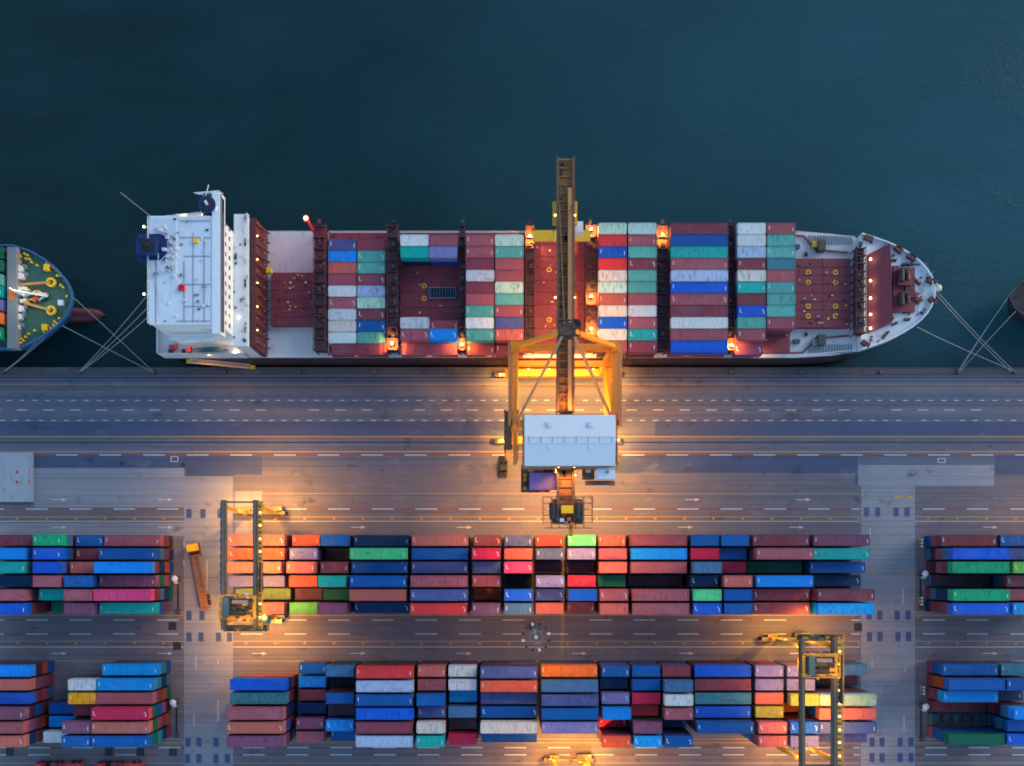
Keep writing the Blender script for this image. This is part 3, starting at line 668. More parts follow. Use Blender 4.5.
b = MB(); b.cyl((-74.6, SY - 12.6, 9.7), (-73.4, SY - 12.6, 9.7), .6, M['red'], 12); b.cyl((-74.8, SY - 13.4, 9.7), (-74, SY - 13.4, 9.7), .4, M['navy'], 12); b.box((-73.1, SY - 12.3, 9.8), (.4, 1.2, .8), M['orange']); b.box((-71.6, SY - 13.4, 9.7), (.6, .8, .6), M['dark_iron']); part(b, 'mooring_winch', ship)
spot(ship, (-62.5, -13.4, 16.5), 45, 130); spot(ship, (-69, -13.4, 17), 30, 140)
c = MB(); c.box((0, 0, 0), (.5, .5, .3), M['e_white']); e = c.obj('deck_lamp', ad); e.location = (-60.3, -13.6, 12.9)
c = MB(); c.dome((0, 0, 0), .14, M['e_white'], 8, 4); e = c.obj('deck_lamp', acc); e.location = (-57.3, -8.1, 20.4)
# gangway from the ship to the quay: hangs along the side
b = MB(); a0, a1 = at(192, 358.5, 5.5), at(250, 367.5, 1.2); a0.y = 45.3; a1.y = 45.05
b.bar(a0, a1, .9, .12, M['pipe'])
for s in (-.42, .42):
    for z in (.5, 1.0): b.bar(a0 + Vector((0, s, z)), a1 + Vector((0, s, z)), .06, .06, M['white'])
    for i in range(12): p = a0.lerp(a1, i / 11) + Vector((0, s, 0)); b.bar(p, p + Vector((0, 0, 1)), .05, .05, M['white'])
b.bx(a0.x - 1.2, a0.x, 44.9, 45.82, 5.4, 5.6, M['crane_y']); b.bx(a1.x, a1.x + 1, 44.75, 45.5, .17, 1.2, M['crane_y'])
b.obj('gangway', label='long narrow gangway hanging along the ship side beside the stern', cat='gangway')
spot(None, (a0.x + 5, a0.y + .5, 9.5), 150, 120)

# containers on the ship
def row_y(k): return SY + 13.4 - 2.527 * (k + .5)
def shipbay(name, n, cols, sz, zbase, xs, table, lowered=''):
    for ci, x in enumerate(xs):
        for k, e in enumerate(table[ci].split()):
            if e == '-': continue
            lv = int(e[-1]); stack(x, row_y(k), HZ + .06, sz, e[:-1], lv, name, k, 'containers stowed on the deck of the moored ship', n * 2 + ci)
G = [('aft ship bay', 20, [-36.85, -30.6], ['- indigo1 bright1 salmon1 rose1 white1 rose1 white1 cream1 white1 -', '- maroon1 jade1 jade1 maroon1 pale1 mintw1 maroon1 blue1 jade1 -']),
     ('second ship bay', 20, [-20.9, -14.7], ['- white2 teal2 - - - - - white2 rose2 -', '- rose2 lavender2 - - - - - rose1 bright2 -']),
     ('third ship bay', 20, [-6.85, -.55], ['- rose2 rose2 maroon2 white2 maroon2 rose2 jade2 white2 jade2 maroon1', '- mintw2 jade2 rose2 rose2 mintw2 jade2 rose2 indigo2 salmon2 maroon1']),
     ('fourth ship bay', 20, [21.6, 27.95], ['mintw2 red2 royal2 red2 cream2 mintw2 salmon2 cream2 royal2 cream2 rose2', 'mintw2 rose2 jade2 maroon2 jade2 jade2 rose2 white2 rose2 teal2 maroon2']),
     ('fifth ship bay', 40, [40.2], ['maroon2 blue2 teal2 rose2 pale2 royal2 rose2 maroon2 white2 rose2 royal2']),
     ('sixth ship bay', 20, [51.4, 57.7], ['white2 white2 pale2 maroon2 cream2 teal2 maroon2 royal2 jade2 rose2 mauve1', 'rose2 jade2 jade2 greyteal2 rose2 jade2 jade2 jade2 rose2 - -'])]
for n, (nm, sz, xs, tb) in enumerate(G): shipbay(nm, n, 0, sz, 0, xs, tb)
hb = SY + 13.4 - 27.8
b = MB()
container(-18.0, row_y(10), HZ + .06, 40, 'rose', 'second ship bay', 10, 'containers stowed on the deck of the moored ship', 4)
container(-33.2, row_y(10), HZ + .06, 40, 'maroon', 'aft ship bay', 10, 'containers stowed on the deck of the moored ship', 2)
# a bare flat rack lying on the second hatch
b = MB(); x, y = X(442.5, 8.2), Y(293, 8.2); z = HZ + .06
for s in (-1, 1): b.box((x, y + s * 1.15, z + .3), (6, .16, .6), M['grey']); b.box((x + s * 2.95, y, z + .3), (.14, 2.14, .6), M['grey'])
for i in range(9): b.box((x - 2.5 + i * .62, y, z + .45), (.12, 2.1, .12), M['steel_d'] if 'steel_d' in M else M['hull_blue'])
b.box((x, y, z + .1), (5.7, 2.1, .1), M['dark_iron'])
b.obj('flat_rack', label='low grey-blue flat rack alone on the maroon hatch of the ship', cat='flat rack')
# flat rack with gear in the lower right block
b = MB(); x, y = 441.5 / 4.372, Y(665.8 + 12.95 * 4)
b.box((x, y, .35), (12.1, 2.4, .5), M['teal'])
for i in range(5): b.box((x - 4.6 + i * 2.3, y, .95), (1.3, 1.7, .7), M['grey_d'] if i % 2 else M['teal'])
for s in (-1, 1): b.box((x + s * 6, y, 1.3), (.16, 2.4, 2.3), M['green_deck'])
b.obj('flat_rack', label='dark green open flat rack with low crates between maroon and green containers', cat='flat rack')

# stack undersides: everything below the top containers, one mass
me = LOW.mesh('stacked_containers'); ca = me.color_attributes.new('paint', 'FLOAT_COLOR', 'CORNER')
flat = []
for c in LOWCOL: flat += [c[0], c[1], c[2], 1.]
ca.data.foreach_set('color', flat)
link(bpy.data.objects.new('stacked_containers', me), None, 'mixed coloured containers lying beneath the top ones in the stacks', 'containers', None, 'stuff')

# labels: colour, size, row, and what stands left and right of it
ORD = ['top', 'second', 'third', 'fourth', 'fifth', 'sixth', 'seventh', 'eighth', 'ninth', 'tenth', 'eleventh', 'twelfth', 'thirteenth', 'fourteenth', 'fifteenth', 'sixteenth']
def describe():
    rows = {}
    for c in CONT: rows.setdefault((c['block'], c['row']), []).append(c)
    use = {}
    for (blk, r), L in rows.items():
        L.sort(key=lambda c: c['x'])
        last = max(k[1] for k in rows if k[0] == blk)
        rn = 'bottom' if r == last else ORD[r]
        for i, c in enumerate(L):
            a = CNAME[L[i - 1]['c']] if i else None; d = CNAME[L[i + 1]['c']] if i + 1 < len(L) else None
            art = lambda w: ('an ' if w[0] in 'aeio' else 'a ') + w
            base = f"{CNAME[c['c']]} {'long' if c['sz'] == 40 else 'short'} container"
            if a and d: where = f"between {a} and {d}"
            elif a: where = f"right of {a}"
            elif d: where = f"left of {d}"
            else: where = 'alone'
            cand = [f"{base} {where}, {rn} row of {blk}", f"{base} {where}, {ORD[i] if i else 'first'} along {rn} row of {blk}"]
            for lab in cand:
                if lab not in use: break
            use[lab] = c; c['o']['label'] = lab

# ------------------------------------------------------------------ other ships
def bow_ship(name, label, pts_px, z, hull_m, deck_m, side=1, xfar=-140, bul=1.0, bul_m=None):
    P = [at(px, py, z) for px, py in pts_px]; cy = sum(p.y for p in P) / len(P)
    root = empty(name, (P[len(P) // 2].x, cy, -3), label=label, cat='ship'); o0 = root.location
    full = [Vector((xfar, P[0].y, z))] + P + [Vector((xfar, P[-1].y, z))]
    pr = [(p.x - o0.x, p.y - o0.y) for p in full]
    tip = max(abs(p[0] - pr[0][0]) for p in pr)
    low = []
    for x, y in pr:
        t = max(0, 1 - abs(x) / 22.); low.append((x - side * t * 5.5, y * (1 - .5 * t)))
    b = MB(); b.prism(pr, 0, z + 3, hull_m, low); b.obj('hull', root)
    b = MB(); b.prism([(x - side * .3, y * .975) for x, y in pr], z + 3.005, z + 3.05, deck_m); b.obj('deck', root)
    b = MB()
    for p, q in zip(pr[1:-1], pr[2:]) : b.bar((*p, z + 3.5), (*q, z + 3.5), .3, bul, bul_m or hull_m)
    b.bar((*pr[0], z + 3.5), (*pr[1], z + 3.5), .3, bul, bul_m or hull_m); b.obj('bulwark', root)
    return root
LP = [(15, 246.7), (33, 252.6), (44, 259), (53, 265.5), (60, 272.5), (66, 279.5), (70.5, 286.5), (73.2, 294), (73.6, 302), (71.5, 310), (67, 317.5), (60, 325.5), (52, 331.5), (42, 339), (30, 344.6), (18, 349.4)]
ls = bow_ship('cargo_ship', 'green decked ship with blue bulwark and yellow fittings, only its bow in view', LP, 8, M['hull_blue'], M['green_deck'], 1, -150)
o0 = ls.location
def rel(px, py, z): v = at(px, py, z); return Vector((v.x - o0.x, v.y - o0.y, v.z + 3))
D = 8.06
b = MB(); p, q = rel(13.5, 248, 9.5), rel(13.5, 349, 9.5); b.bx(p.x - 1.0, p.x + 1.0, q.y, p.y, 11.06, 13.2, M['grey']); b.box((p.x, rel(0, 298, D).y, 13.25), (1.2, 2.0, .1), M['salm'] if 'salm' in M else M['orange']); b.obj('breakwater', ls)
for px, py in ((22, 270), (23, 277.5), (21.5, 291), (23, 310), (21, 318), (19, 328)):
    b = MB(); p = rel(px, py, D); b.cyl((p.x, p.y, 11.06), (p.x, p.y, 12.4), .75, M['white'], 12); b.box((p.x + .9, p.y + .5, 11.5), (.8, .9, .9), M['grey'])
    b.obj('ventilator', ls)
ym = MB(); ym.cyl((0, 0, 0), (0, 0, .6), .2, M['yellow'], 10); ym.cyl((0, 0, .6), (0, 0, .72), .27, M['yellow'], 10); ymm = ym.mesh('bollard')
for px, py in ((22, 257), (26, 254.5), (29, 256), (27.5, 259.5), (31, 260), (33, 263), (21.5, 263), (38.5, 266), (48, 264.5), (52, 267), (55, 268.5), (58, 271), (60.5, 273.5), (58.5, 276.5), (62, 276.5), (62, 286), (64.5, 288), (68, 297), (60.5, 319), (56, 322.5), (58.5, 324.5), (55, 326), (52, 329), (45.5, 332.5), (36, 331), (30, 334.5), (27, 337.5), (23, 339.5), (25, 341.5), (19, 334), (18.5, 337), (19, 343), (22.5, 343.5)):
    o = bpy.data.objects.new('bollard', ymm); o.location = rel(px, py, D); link(o, ls)
for px, py in ((49, 269), (47, 328.5)): b = MB(); p = rel(px, py, D); b.box((p.x, p.y, 11.7), (1.1, 1.3, 1.3), M['yellow']); b.cyl((p.x - .8, p.y, 11.6), (p.x + .8, p.y, 11.6), .4, M['grating'], 10); b.obj('winch', ls)
for (a, c) in (((22, 286), (53, 283.5)), ((26, 304), (53, 311.5))):
    b = MB(); p, q = rel(*a, D), rel(*c, D); p.z = q.z = 11.9; b.bar(p, q, .5, .5, M['pipe'])
    b.ring((q.x, q.y, 11.5), .8, .25, .6, M['yellow'], 12); b.obj('anchor_windlass', ls)
b = MB()
for i in range(26):
    px = random.uniform(22, 48); hw = max(2, 10 - (px - 22) * .28); p = rel(px, 295.5 + (px - 22) * .12 + random.uniform(-hw, hw), D)
    b.box((p.x, p.y, 11.06 + .5), (random.uniform(.4, 1.6), random.uniform(.2, .7), random.uniform(.5, 1.6)), random.choice([M['yellow'], M['white'], M['white'], M['grey'], M['green_deck'], M['red'], M['mark']]), random.uniform(-.6, .6))
p = rel(26, 297, D); b.cyl((p.x, p.y, 11), (p.x, p.y, 17.5), .3, M['white'], 8, .15); q = rel(50, 298, D); b.bar((p.x, p.y, 16), (q.x, q.y, 12.2), .28, .28, M['white']); b.obj('fore_mast', ls)
spot(ls, (p.x + 1, p.y, 18), 160, 150, (1., .85, .35))
b = MB(); p = rel(62, 303.5, D); b.box((p.x, p.y, 11.5), (1.1, 1.1, .8), M['jade'] if 'jade' in M else M['white']); b.obj('hatch_box', ls)
b = MB(); vs = []; c0 = at(82, 315, -2.6)
for j in range(9):
    for i in range(12):
        t = j / 8; r = 1.75 * math.sqrt(max(0, 1 - max(0, (t - .55) / .45) ** 2)) + .02; a = 6.2832 * i / 12
        vs.append((at(58, 0, -2.4).x + t * 10.8 - o0.x, c0.y - o0.y + math.cos(a) * r * .95, -.4 + math.sin(a) * r + .6))
b.add(vs, [(j * 12 + i, j * 12 + (i + 1) % 12, (j + 1) * 12 + (i + 1) % 12, (j + 1) * 12 + i) for j in range(8) for i in range(12)], M['hull_red']); b.obj('bulbous_bow', ls, smooth=True)
for k, (py, c) in enumerate(((255, 'dkgreen'), (268, 'dkgreen'), (282, 'jade'), (294, 'teal'), (307, 'lavender'), (320, 'orange'), (335, 'green'))):
    v = at(8, py, 9); container(v.x - 6.1 - .35, v.y, 8.06, 40, c, 'left edge ship', k, 'containers on the green decked ship', k)
describe()
RP = [(1100, 268), (1060, 271), (1035, 276), (1020, 283), (1012, 291), (1008, 300), (1012, 308), (1020, 315), (1035, 322), (1060, 327), (1100, 330)]
rs = bow_ship('cargo_ship', 'dark hulled ship at the right edge of the harbour, only its tip in view', RP, 7, M['black'], M['car'], -1, 190, 1.0, M['hull_dark'])

# ------------------------------------------------------------------ mooring lines and bollards
bl = MB(); bl.box((0, 0, .03), (.9, .9, .06), M['dark_iron']); bl.cyl((0, 0, .05), (0, 0, .5), .25, M['dark_iron'], 12); bl.cyl((0, 0, .5), (0, 0, .68), .4, M['grating'], 12)
blm = bl.mesh('bollard')
BX = [4, 80, 154, 225, 300, 375, 450, 650, 730, 800, 880, 958, 1014]
BL = {}
for i, px in enumerate(BX):
    p = at(px, 372.3, .16); o = bpy.data.objects.new('bollard', blm); o.location = p
    w = {4: 'at the left edge of the photo', 80: 'holding three stern ropes of the white deckhouse ship', 154: 'holding two bow ropes of the green decked ship', 958: 'holding ropes of the dark ship at right', 1014: 'holding bow ropes of the container ship'}.get(px, f"between moorings, {ORD[i] if i else 'first'} from the left along quay")
    link(o, None, f'iron mooring bollard on the quay edge {w}', 'bollard', 'mooring bollards along the quay edge'); BL[px] = p + Vector((0, 0, .45))
def line(a, c, label, sag=.6, r=.075):
    b = MB(); a, c = Vector(a), Vector(c); pts = [a.lerp(c, t / 10) - Vector((0, 0, sag * 4 * (t / 10) * (1 - t / 10))) for t in range(11)]
    for p, q in zip(pts, pts[1:]): b.cyl(p, q, r, M['rope'], 6)
    b.obj('mooring_line', None, label, 'rope', 'mooring lines between ships and quay')
def off(k, dx): return BL[k] + Vector((dx, 0, 0))
line(at(74, 298, 9), off(154, 0), 'pale mooring line from the tip of the green decked bow to the quay')
line(at(62, 325.5, 9), off(154, -.2), 'pale mooring line from lower side of green decked bow to the quay')
line(at(45, 337, 9), off(4, .2), 'mooring line running steeply from green decked bow to lower left quay corner')
line(at(36, 342.5, 9), off(4, 0), 'inner of two lines from green decked bow to lower left quay corner')
line(at(149, 293, 10), off(80, 0), 'uppermost of three lines from the white deckhouse stern to the quay')
line(at(149, 306, 10), off(80, .15), 'middle of three lines from the white deckhouse stern to the quay')
line(at(150, 315, 10), off(80, .3), 'lowest of three lines from the white deckhouse stern to the quay')
line(at(153, 218, 10), at(120, 192, -3), 'short thin line running from the stern up-left into the water')
line(at(936, 290, 8), off(1014, 0), 'longer of two lines from the white bow tip to the quay')
line(at(935, 293, 8), off(1014, -.9), 'twin line beside it from the white bow tip to the quay')
line(at(917, 327, 8.5), off(1014, .4), 'line from lower side of white bow sloping gently to the quay')
line(at(1013, 290, 8), off(958, 0), 'line from the dark ship at right edge to the quay bollard')
line(at(1016, 311, 8), off(958, .2), 'lower line from the dark ship at right edge to the quay bollard')
line(at(1015, 288, 8), off(958, -.3), 'outer twin line from dark ship at right edge to the quay bollard')

# ------------------------------------------------------------------ quay crane
CX = 10.4; YW, YLs = Y(376.5), Y(442.4)
sts = empty('quay_crane', (CX, (YW + YLs) / 2, 0), label='orange ship-to-shore crane with white machinery house and boom over the ship', cat='crane')
cy = (YW + YLs) / 2
def cr(b, name, par=None, label=None):
    b.v = [(v[0] - CX, v[1] - cy, v[2]) for v in b.v]; return b.obj(name, par or sts, label)
L0, L1 = .6, 20.3
b = MB()
for x in (L0, L1):
    for y in (YW, YLs): pass
for x in (L0, L1):
    for y in (YW, YLs):
        b = MB()
        if y == YLs: b.bar((x, y, 3.6), (x, y, 28), 1.5, 1.5, M['crane'])
        else: b.bar((x, y, 3.6), (x, y, 29), 1.6, 1.8, M['crane'])
        cr(b, 'leg')
for y, nm in ((YW, 0), (YLs, 1)):
    b = MB(); b.bx(L0 - 2.2, L1 + 2.2, y - .8, y + .8, 2.2, 4.2, M['crane']); cr(b, 'sill_beam')
    for x in (L0, L1):
        b = MB()
        for dx in (-3.6, -1.2, 1.2, 3.6):
            b.box((x + dx, y, 1.2), (1.9, .9, 1.1), M['dark_iron'])
            for q in (-.45, .45): b.cyl((x + dx + q, y - .25, .38), (x + dx + q, y + .25, .38), .36, M['grey_d'], 12)
        b.box((x, y, 1.98), (7.2, .7, .4), M['crane']); cr(b, 'bogie')
for x in (L0, L1):
    b = MB(); b.bx(x - .7, x + .7, YLs + .8, YW - .95, 12.2, 14.0, M['crane']); cr(b, 'portal_beam')
    b = MB(); b.bx(x - .5, x + .5, YLs + .76, YW - .91, 26.8, 28.1, M['crane'])
    s = -1 if x < 5 else 1
    b.bx(x + s * .52, x + s * 1.3, YLs - .5, YW + .8, 27.9, 28.0, M['pipe']); b.rail([(x + s * 1.3, YLs - .5, 28), (x + s * 1.3, YW + .8, 28)], 1.1, M['crane'], .09, 2); cr(b, 'top_beam')
    b = MB(); b.bar((x, YW - .5, 13.9), (x, YLs + .5, 27), .7, .7, M['crane']); cr(b, 'diagonal_brace')
for y in (YW, YLs):
    b = MB(); b.bx(L0 + .9, L1 - .9, y - .6, y + .6, 26.6, 28.3, M['crane']); cr(b, 'cross_beam')
b = MB(); b.bx(L0 + .8, L1 - .8, YW - .5, YW + .5, 12.3, 13.8, M['crane']); cr(b, 'cross_beam')
# boom: twin girders, deck between, conduit and rail
BZ = 33.0; yb0, yb1 = Y(521, BZ), Y(157, BZ)
b = MB()
for s in (-1.45, 1.45): b.bx(10.3 + s - .22, 10.3 + s + .22, yb0, yb1, BZ - 1.8, BZ, M['boom'])
k = int((yb1 - yb0) / 1.6)
for i in range(k + 1):
    y = yb0 + .2 + (yb1 - yb0 - .4) * i / k; b.bx(10.3 - 1.22, 10.3 + 1.22, y - .12, y + .12, BZ - .89, BZ - .6, M['boomdeck'])
b.bx(10.3 - 1.22, 10.3 + 1.22, yb0, yb1, BZ - 1.0, BZ - .9, M['boomdeck'])
for i in range(60): b.box((10.3 + random.uniform(-1.1, .3), random.uniform(yb0, yb1), BZ - .75), (random.uniform(.2, .6), random.uniform(.4, 2.5), .25), random.choice([M['grating'], M['grey_d'], M['boom'], M['dark_iron']]))
boom = cr(b, 'boom')
b = MB(); b.bx(10.75, 11.45, Y(411, BZ), yb1 - 6, BZ - .25, BZ + .35, M['pipe']); cr(b, 'conduit', boom)
b = MB()
for s in (-1.7, 1.7): b.rail([(10.3 + s, yb0, BZ), (10.3 + s, yb1, BZ)], 1., M['boom'], .07, 3)
cr(b, 'boom_rail', boom)
# pylon, apex and stays
b = MB(); ap = Vector((10.3, YW - .4, 41.5))
for x in (L0, L1): b.bar((x, YW, 28.3), ap + Vector((-.9 if x < 5 else .9, 0, 0)), .8, .8, M['crane'])
b.box(ap + Vector((0, 0, .3)), (2.6, 1.4, 1.2), M['boom']); b.rail([ap + Vector((-2, -1.2, .9)), ap + Vector((2, -1.2, .9)), ap + Vector((2, 1.6, .9)), ap + Vector((-2, 1.6, .9))], 1., M['dark_iron'], .1, 1)
for i in range(10): b.box(ap + Vector((random.uniform(-2, 2), random.uniform(-1.2, 2), 1.1)), (random.uniform(.3, 1.), random.uniform(.3, .9), random.uniform(.3, .9)), random.choice([M['dark_iron'], M['grey_d'], M['boom']]))
b.bx(ap.x - 1.9, ap.x + 1.7, ap.y - 1.4, ap.y + 1.8, 41., 41.15, M['boom'])
apo = cr(b, 'pylon')
for x in (L0 + .3, L1 - .3):
    b = MB(); b.bar(ap + Vector((-1.0 if x < 5 else 1.0, -.7, 0)), (x, YLs + .2, 28.5), .5, .5, M['pipe']); cr(b, 'back_stay')
for s in (-1.2, 1.2):
    b = MB(); b.bar(ap + Vector((s * .6, .8, .6)), (10.3 + s, yb1 - 9, BZ + .1), .22, .3, M['boom']); cr(b, 'fore_stay')
# machinery house with gabled roof
hx0, hx1, hy0, hy1 = X(524.5, 36), X(615.5, 36), Y(465.5, 36), Y(414.5, 36); hym = (hy0 + hy1) / 2
b = MB(); b.bx(hx0 + .15, hx1 - .15, hy0 + .15, hy1 - .15, 33.1, 35.6, M['white'])
house = cr(b, 'machinery_house')
b = MB()
b.add([(hx0, hy0, 35.62), (hx1, hy0, 35.62), (hx1, hym - .6, 36.5), (hx0, hym - .6, 36.5), (hx0, hym + .6, 36.5), (hx1, hym + .6, 36.5), (hx1, hy1, 35.62), (hx0, hy1, 35.62)], [(0, 1, 2, 3), (3, 2, 5, 4), (4, 5, 6, 7), (0, 3, 4, 7), (1, 6, 5, 2), (0, 7, 6, 1)], M['roof_white'])
for i in range(8): x = hx0 + .8 + (hx1 - hx0 - 1.6) * i / 7; b.bx(x - .05, x + .05, hym - .6, hym + .6, 36.5, 36.53, M['grey'])
b.bx(hx0 + .02, hx1 - .02, hym + .56, hym + .6, 36.5, 36.62, M['white']); b.bx(hx0 + .02, hx1 - .02, hym - .6, hym - .56, 36.5, 36.62, M['white'])
rf = cr(b, 'roof', house)
for px, py in ((550, 424.5), (591, 424.5), (549.5, 446.5), (591, 446.5)):
    p = at(px, py, 36.2); v = MB(); v.box((0, 0, -.02), (1.15, 1.1, .3), M['white']); v.cyl((0, 0, .13), (0, 0, .34), .46, M['roof_white'], 14); v.box((0, -.62, -.08), (1.1, .1, .2), M['grey_d']); o = v.obj('roof_vent', rf); o.location = (p.x - CX, p.y - cy, 36.1)
b = MB(); ax0, ax1, ay0, ay1 = X(597, 34), X(614.5, 34), Y(478.5, 34), Y(464, 34); b.bx(ax0, ax1, ay0, ay1 - .8, 31, 33.9, M['white']); b.bx(ax0 - .12, ax1 + .12, ay0 - .12, ay1 - .75, 33.905, 34.05, M['roof_white']); b.box((ax0 + 2, ay1 - 1.5, 34.2), (.5, .5, .3), M['grey']); cr(b, 'electrical_room')
b = MB(); b.bx(ax0 - 2, ax1 + .4, ay0 - 1.1, ay0 - .12, 31.0, 31.1, M['grating']); b.rail([(ax0 - 2, ay0 - 1.1, 31.1), (ax1 + .4, ay0 - 1.1, 31.1)], 1.1, M['grey'], .09, .9); b.bx(ax0 - 2.6, ax0 - .2, ay0, ay1, 31, 31.1, M['grating']); b.bx(ax0 - 2.0, ax0 - 1, ay0 + 1.4, ay0 + 2.8, 31.1, 32.4, M['mark']); cr(b, 'service_platform')
b = MB(); b.bx(hx0 - .35, hx1 + .5, hy0 - .45, hy1 + .45, 32.8, 33.0, M['pipe'])
for a, c in (((hx0 - .35, hy0 - .45), (hx1 + .5, hy0 - .45)), ((hx1 + .5, hy0 - .45), (hx1 + .5, hy1 + .45)), ((hx1 + .5, hy1 + .45), (hx0 - .35, hy1 + .45)), ((hx0 - .35, hy1 + .45), (hx0 - .35, hy0 - .45))): b.rail([(*a, 33), (*c, 33)], 1.1, M['boom'], .06, 2)
for i in range(12): b.box((hx1 + .3, hy0 + 1 + i * .32, 33.4), (.5, .25, random.uniform(.4, 1)), M['dark_iron'])
for x in (hx0 + 1, hx1 - 1):
    for y in (hy0 + .8, hy1 - .8): b.bx(x - .35, x + .35, y - .35, y + .35, 28.1 if y > YLs - 2 else 30, 32.8, M['crane'])
for x in (L0, L1): b.bar((x, YLs, 28), (x, hy0 + .8, 32.5), .7, .9, M['crane'])
for x in (8.85, 11.75): b.bx(x - .3, x + .3, hy0, YW + .6, BZ - 2.6, BZ - 1.82, M['crane'])
cr(b, 'house_deck')
# violet cabin hung below the house on the left of the boom
b = MB(); vx0, vx1, vy0, vy1 = X(529.5, 31), X(557.5, 31), Y(489.5, 31), Y(472.5, 31)
b.bx(vx0, vx1, vy0, vy1, 28.4, 31, M['purple']); b.bx(vx0 + .1, vx1 - .1, vy0 + .1, vy1 - .1, 31.003, 31.06, M['purple']); cab_ = cr(b, 'control_cabin')
b = MB(); b.bx(vx0 - 1.6, vx1, vy0 - .35, vy1 + 1.6, 28.2, 28.35, M['grating']); b.rail([(vx0 - 1.6, vy1 + 1.6, 28.35), (vx0 - 1.6, vy0 - .35, 28.35), (vx1, vy0 - .35, 28.35)], 1.1, M['boom'], .08, 1.2)
for i in range(9): b.box((vx0 + i * .62, vy1 + .7, 28.9), (random.uniform(.2, .5), random.uniform(.3, .8), random.uniform(.6, 2)), random.choice([M['grey_d'], M['off_white'], M['crane'], M['dark_iron']]))
for i in range(4): b.cyl((vx0 - .85, vy0 + .4 + i * .85, 28.4), (vx0 - .85, vy0 + .4 + i * .85, 29.4), .33, M['rtg'] if i != 1 else M['grey_d'], 10)
for q in (1.6, 3.2, 3.7): b.box((vx0 + q, vy0 - .22, 29), (.4, .25, .8), M['black'])
for x in (vx0 + .6, vx1 - .6): b.bx(x - .12, x + .12, vy1 + .1, vy1 + .35, 28.35, 32.8, M['crane'])
cr(b, 'cabin_platform', cab_)
# stair tower on the left, rear hoist platform
b = MB()
sx0, sx1 = X(504.5, 27), X(518, 27); sy0, sy1 = Y(448, 27), Y(411, 27)
for z in (9, 15, 21, 27):
    b.bx(sx0, sx1, sy0 + 4.2, sy1, z - .1, z, M['grating']); b.bx(sx0, sx1 - 1.2, sy0, sy0 + 3.6, z - 2.9, z - 2.8, M['grating'])
    b.rail([(sx0, sy0, z), (sx0, sy1, z)], 1.1, M['boom'], .1, 1.2)
    b.bar((sx0 + .7, sy0 + 1, z - 5.8), (sx0 + .7, sy1 - 1, z - .1), .8, .15, M['boom']); b.bx(sx0 + 1.5, sx1 - .3, sy1 - 2.6, sy1 - .4, z + .01, z + .05, M['dark_iron'])
for x in (sx0, sx1): 
    for y in (sy0, sy1): b.bx(x - .12, x + .12, y - .12, y + .12, 4.3, 28, M['boom'])
cr(b, 'stair_tower')
b = MB(); rx0, rx1, ry0, ry1 = X(543, 32.5), X(592, 32.5), Y(528, 32.5), Y(497, 32.5)
for i in range(7): x = rx0 + (rx1 - rx0) * i / 6; b.bar((x, ry0 + (1.2 if i in (0, 6) else 0), 32.6), (x, ry1, 32.6), .16, .16, M['grating'])
for i in range(6): y = ry0 + (ry1 - ry0) * i / 5; b.bar((rx0, y, 32.6), (rx1, y, 32.6), .16, .16, M['grating'])
b.bx(X(552, 32.5), X(583, 32.5), Y(524, 32.5), Y(499, 32.5), 32.3, 32.4, M['grating']); b.rail([(rx0, ry0 + 1, 32.6), (rx0, ry1, 32.6)], 1.1, M['boom'], .1, 1.2); b.rail([(rx1, ry0 + 1, 32.6), (rx1, ry1, 32.6)], 1.1, M['boom'], .1, 1.2)
hp = cr(b, 'hoist_platform')
b = MB(); p = at(567.3, 509.3, 34); b.bx(p.x - 1.15, p.x + 1.15, p.y - .75, p.y + .75, BZ + .02, 34.2, M['yellow']); cr(b, 'motor_cover', hp)
for px in (555, 580):
    b = MB(); p = at(px, 511, 33.5); b.cyl((p.x - .5, p.y - 1.5, 33.5), (p.x - .5, p.y + 1.5, 33.5), .62, M['dark_iron'], 14); b.cyl((p.x + .45, p.y - 1.8, 33.2), (p.x + .45, p.y + 1.2, 33.2), .4, M['grey_d'], 12); b.box((p.x, p.y, 32.55), (1.5, 3.6, .3), M['boom']); cr(b, 'cable_drum', hp)
b = MB()
for px, py, m in ((562, 520, 'white'), (569, 519, 'orange'), (572, 524, 'orange'), (566, 523, 'grey'), (564, 515, 'red')): p = at(px, py, 33); b.box((p.x, p.y, 32.9), (.8, .7, .9), M[m])
p = at(571, 530, 32); b.bx(p.x - .35, p.x + .35, p.y - 1.2, p.y + 1.6, 31.4, 32.2, M['crane']); cr(b, 'winch_gear', hp)
# trolley with cab, and spreader hanging above the open hatch
b = MB(); ty = 68.5; b.bx(10.3 - 2.4, 10.3 + 2.4, ty - 2.2, ty + 2.2, BZ - 2.7, BZ - 1.95, M['crane_y']); b.bx(12.2, 13.9, ty - 3.4, ty - 1.4, BZ - 5.2, BZ - 2.72, M['white']); tr = cr(b, 'trolley')
b = MB(); b.bx(10.3 - 6, 10.3 + 6, ty - 1.1, ty + 1.1, 18.4, 18.9, M['crane_y'])
for x in (-2, 2):
    for y in (-1, 1): b.bar((10.3 + x * .9, ty + y * .8, 18.9), (10.3 + x, ty + y, BZ - 2.7), .06, .06, M['dark_iron'])
cr(b, 'spreader', tr)
def boom_fill_lamp(par, p, power, aim):  # lamps added on the house wall to brighten the boom
    c = MB(); c.box((0, 0, 0), (.4, .3, .3), M['dark_iron']); c.box((0, aim[1] * .16, -.06), (.3, .06, .2), M['e_sod']); o = c.obj('boom_fill_lamp', par); o.location = p
    spot(par, (p[0], p[1] + aim[1] * .4, p[2]), power, 120, aim=aim)
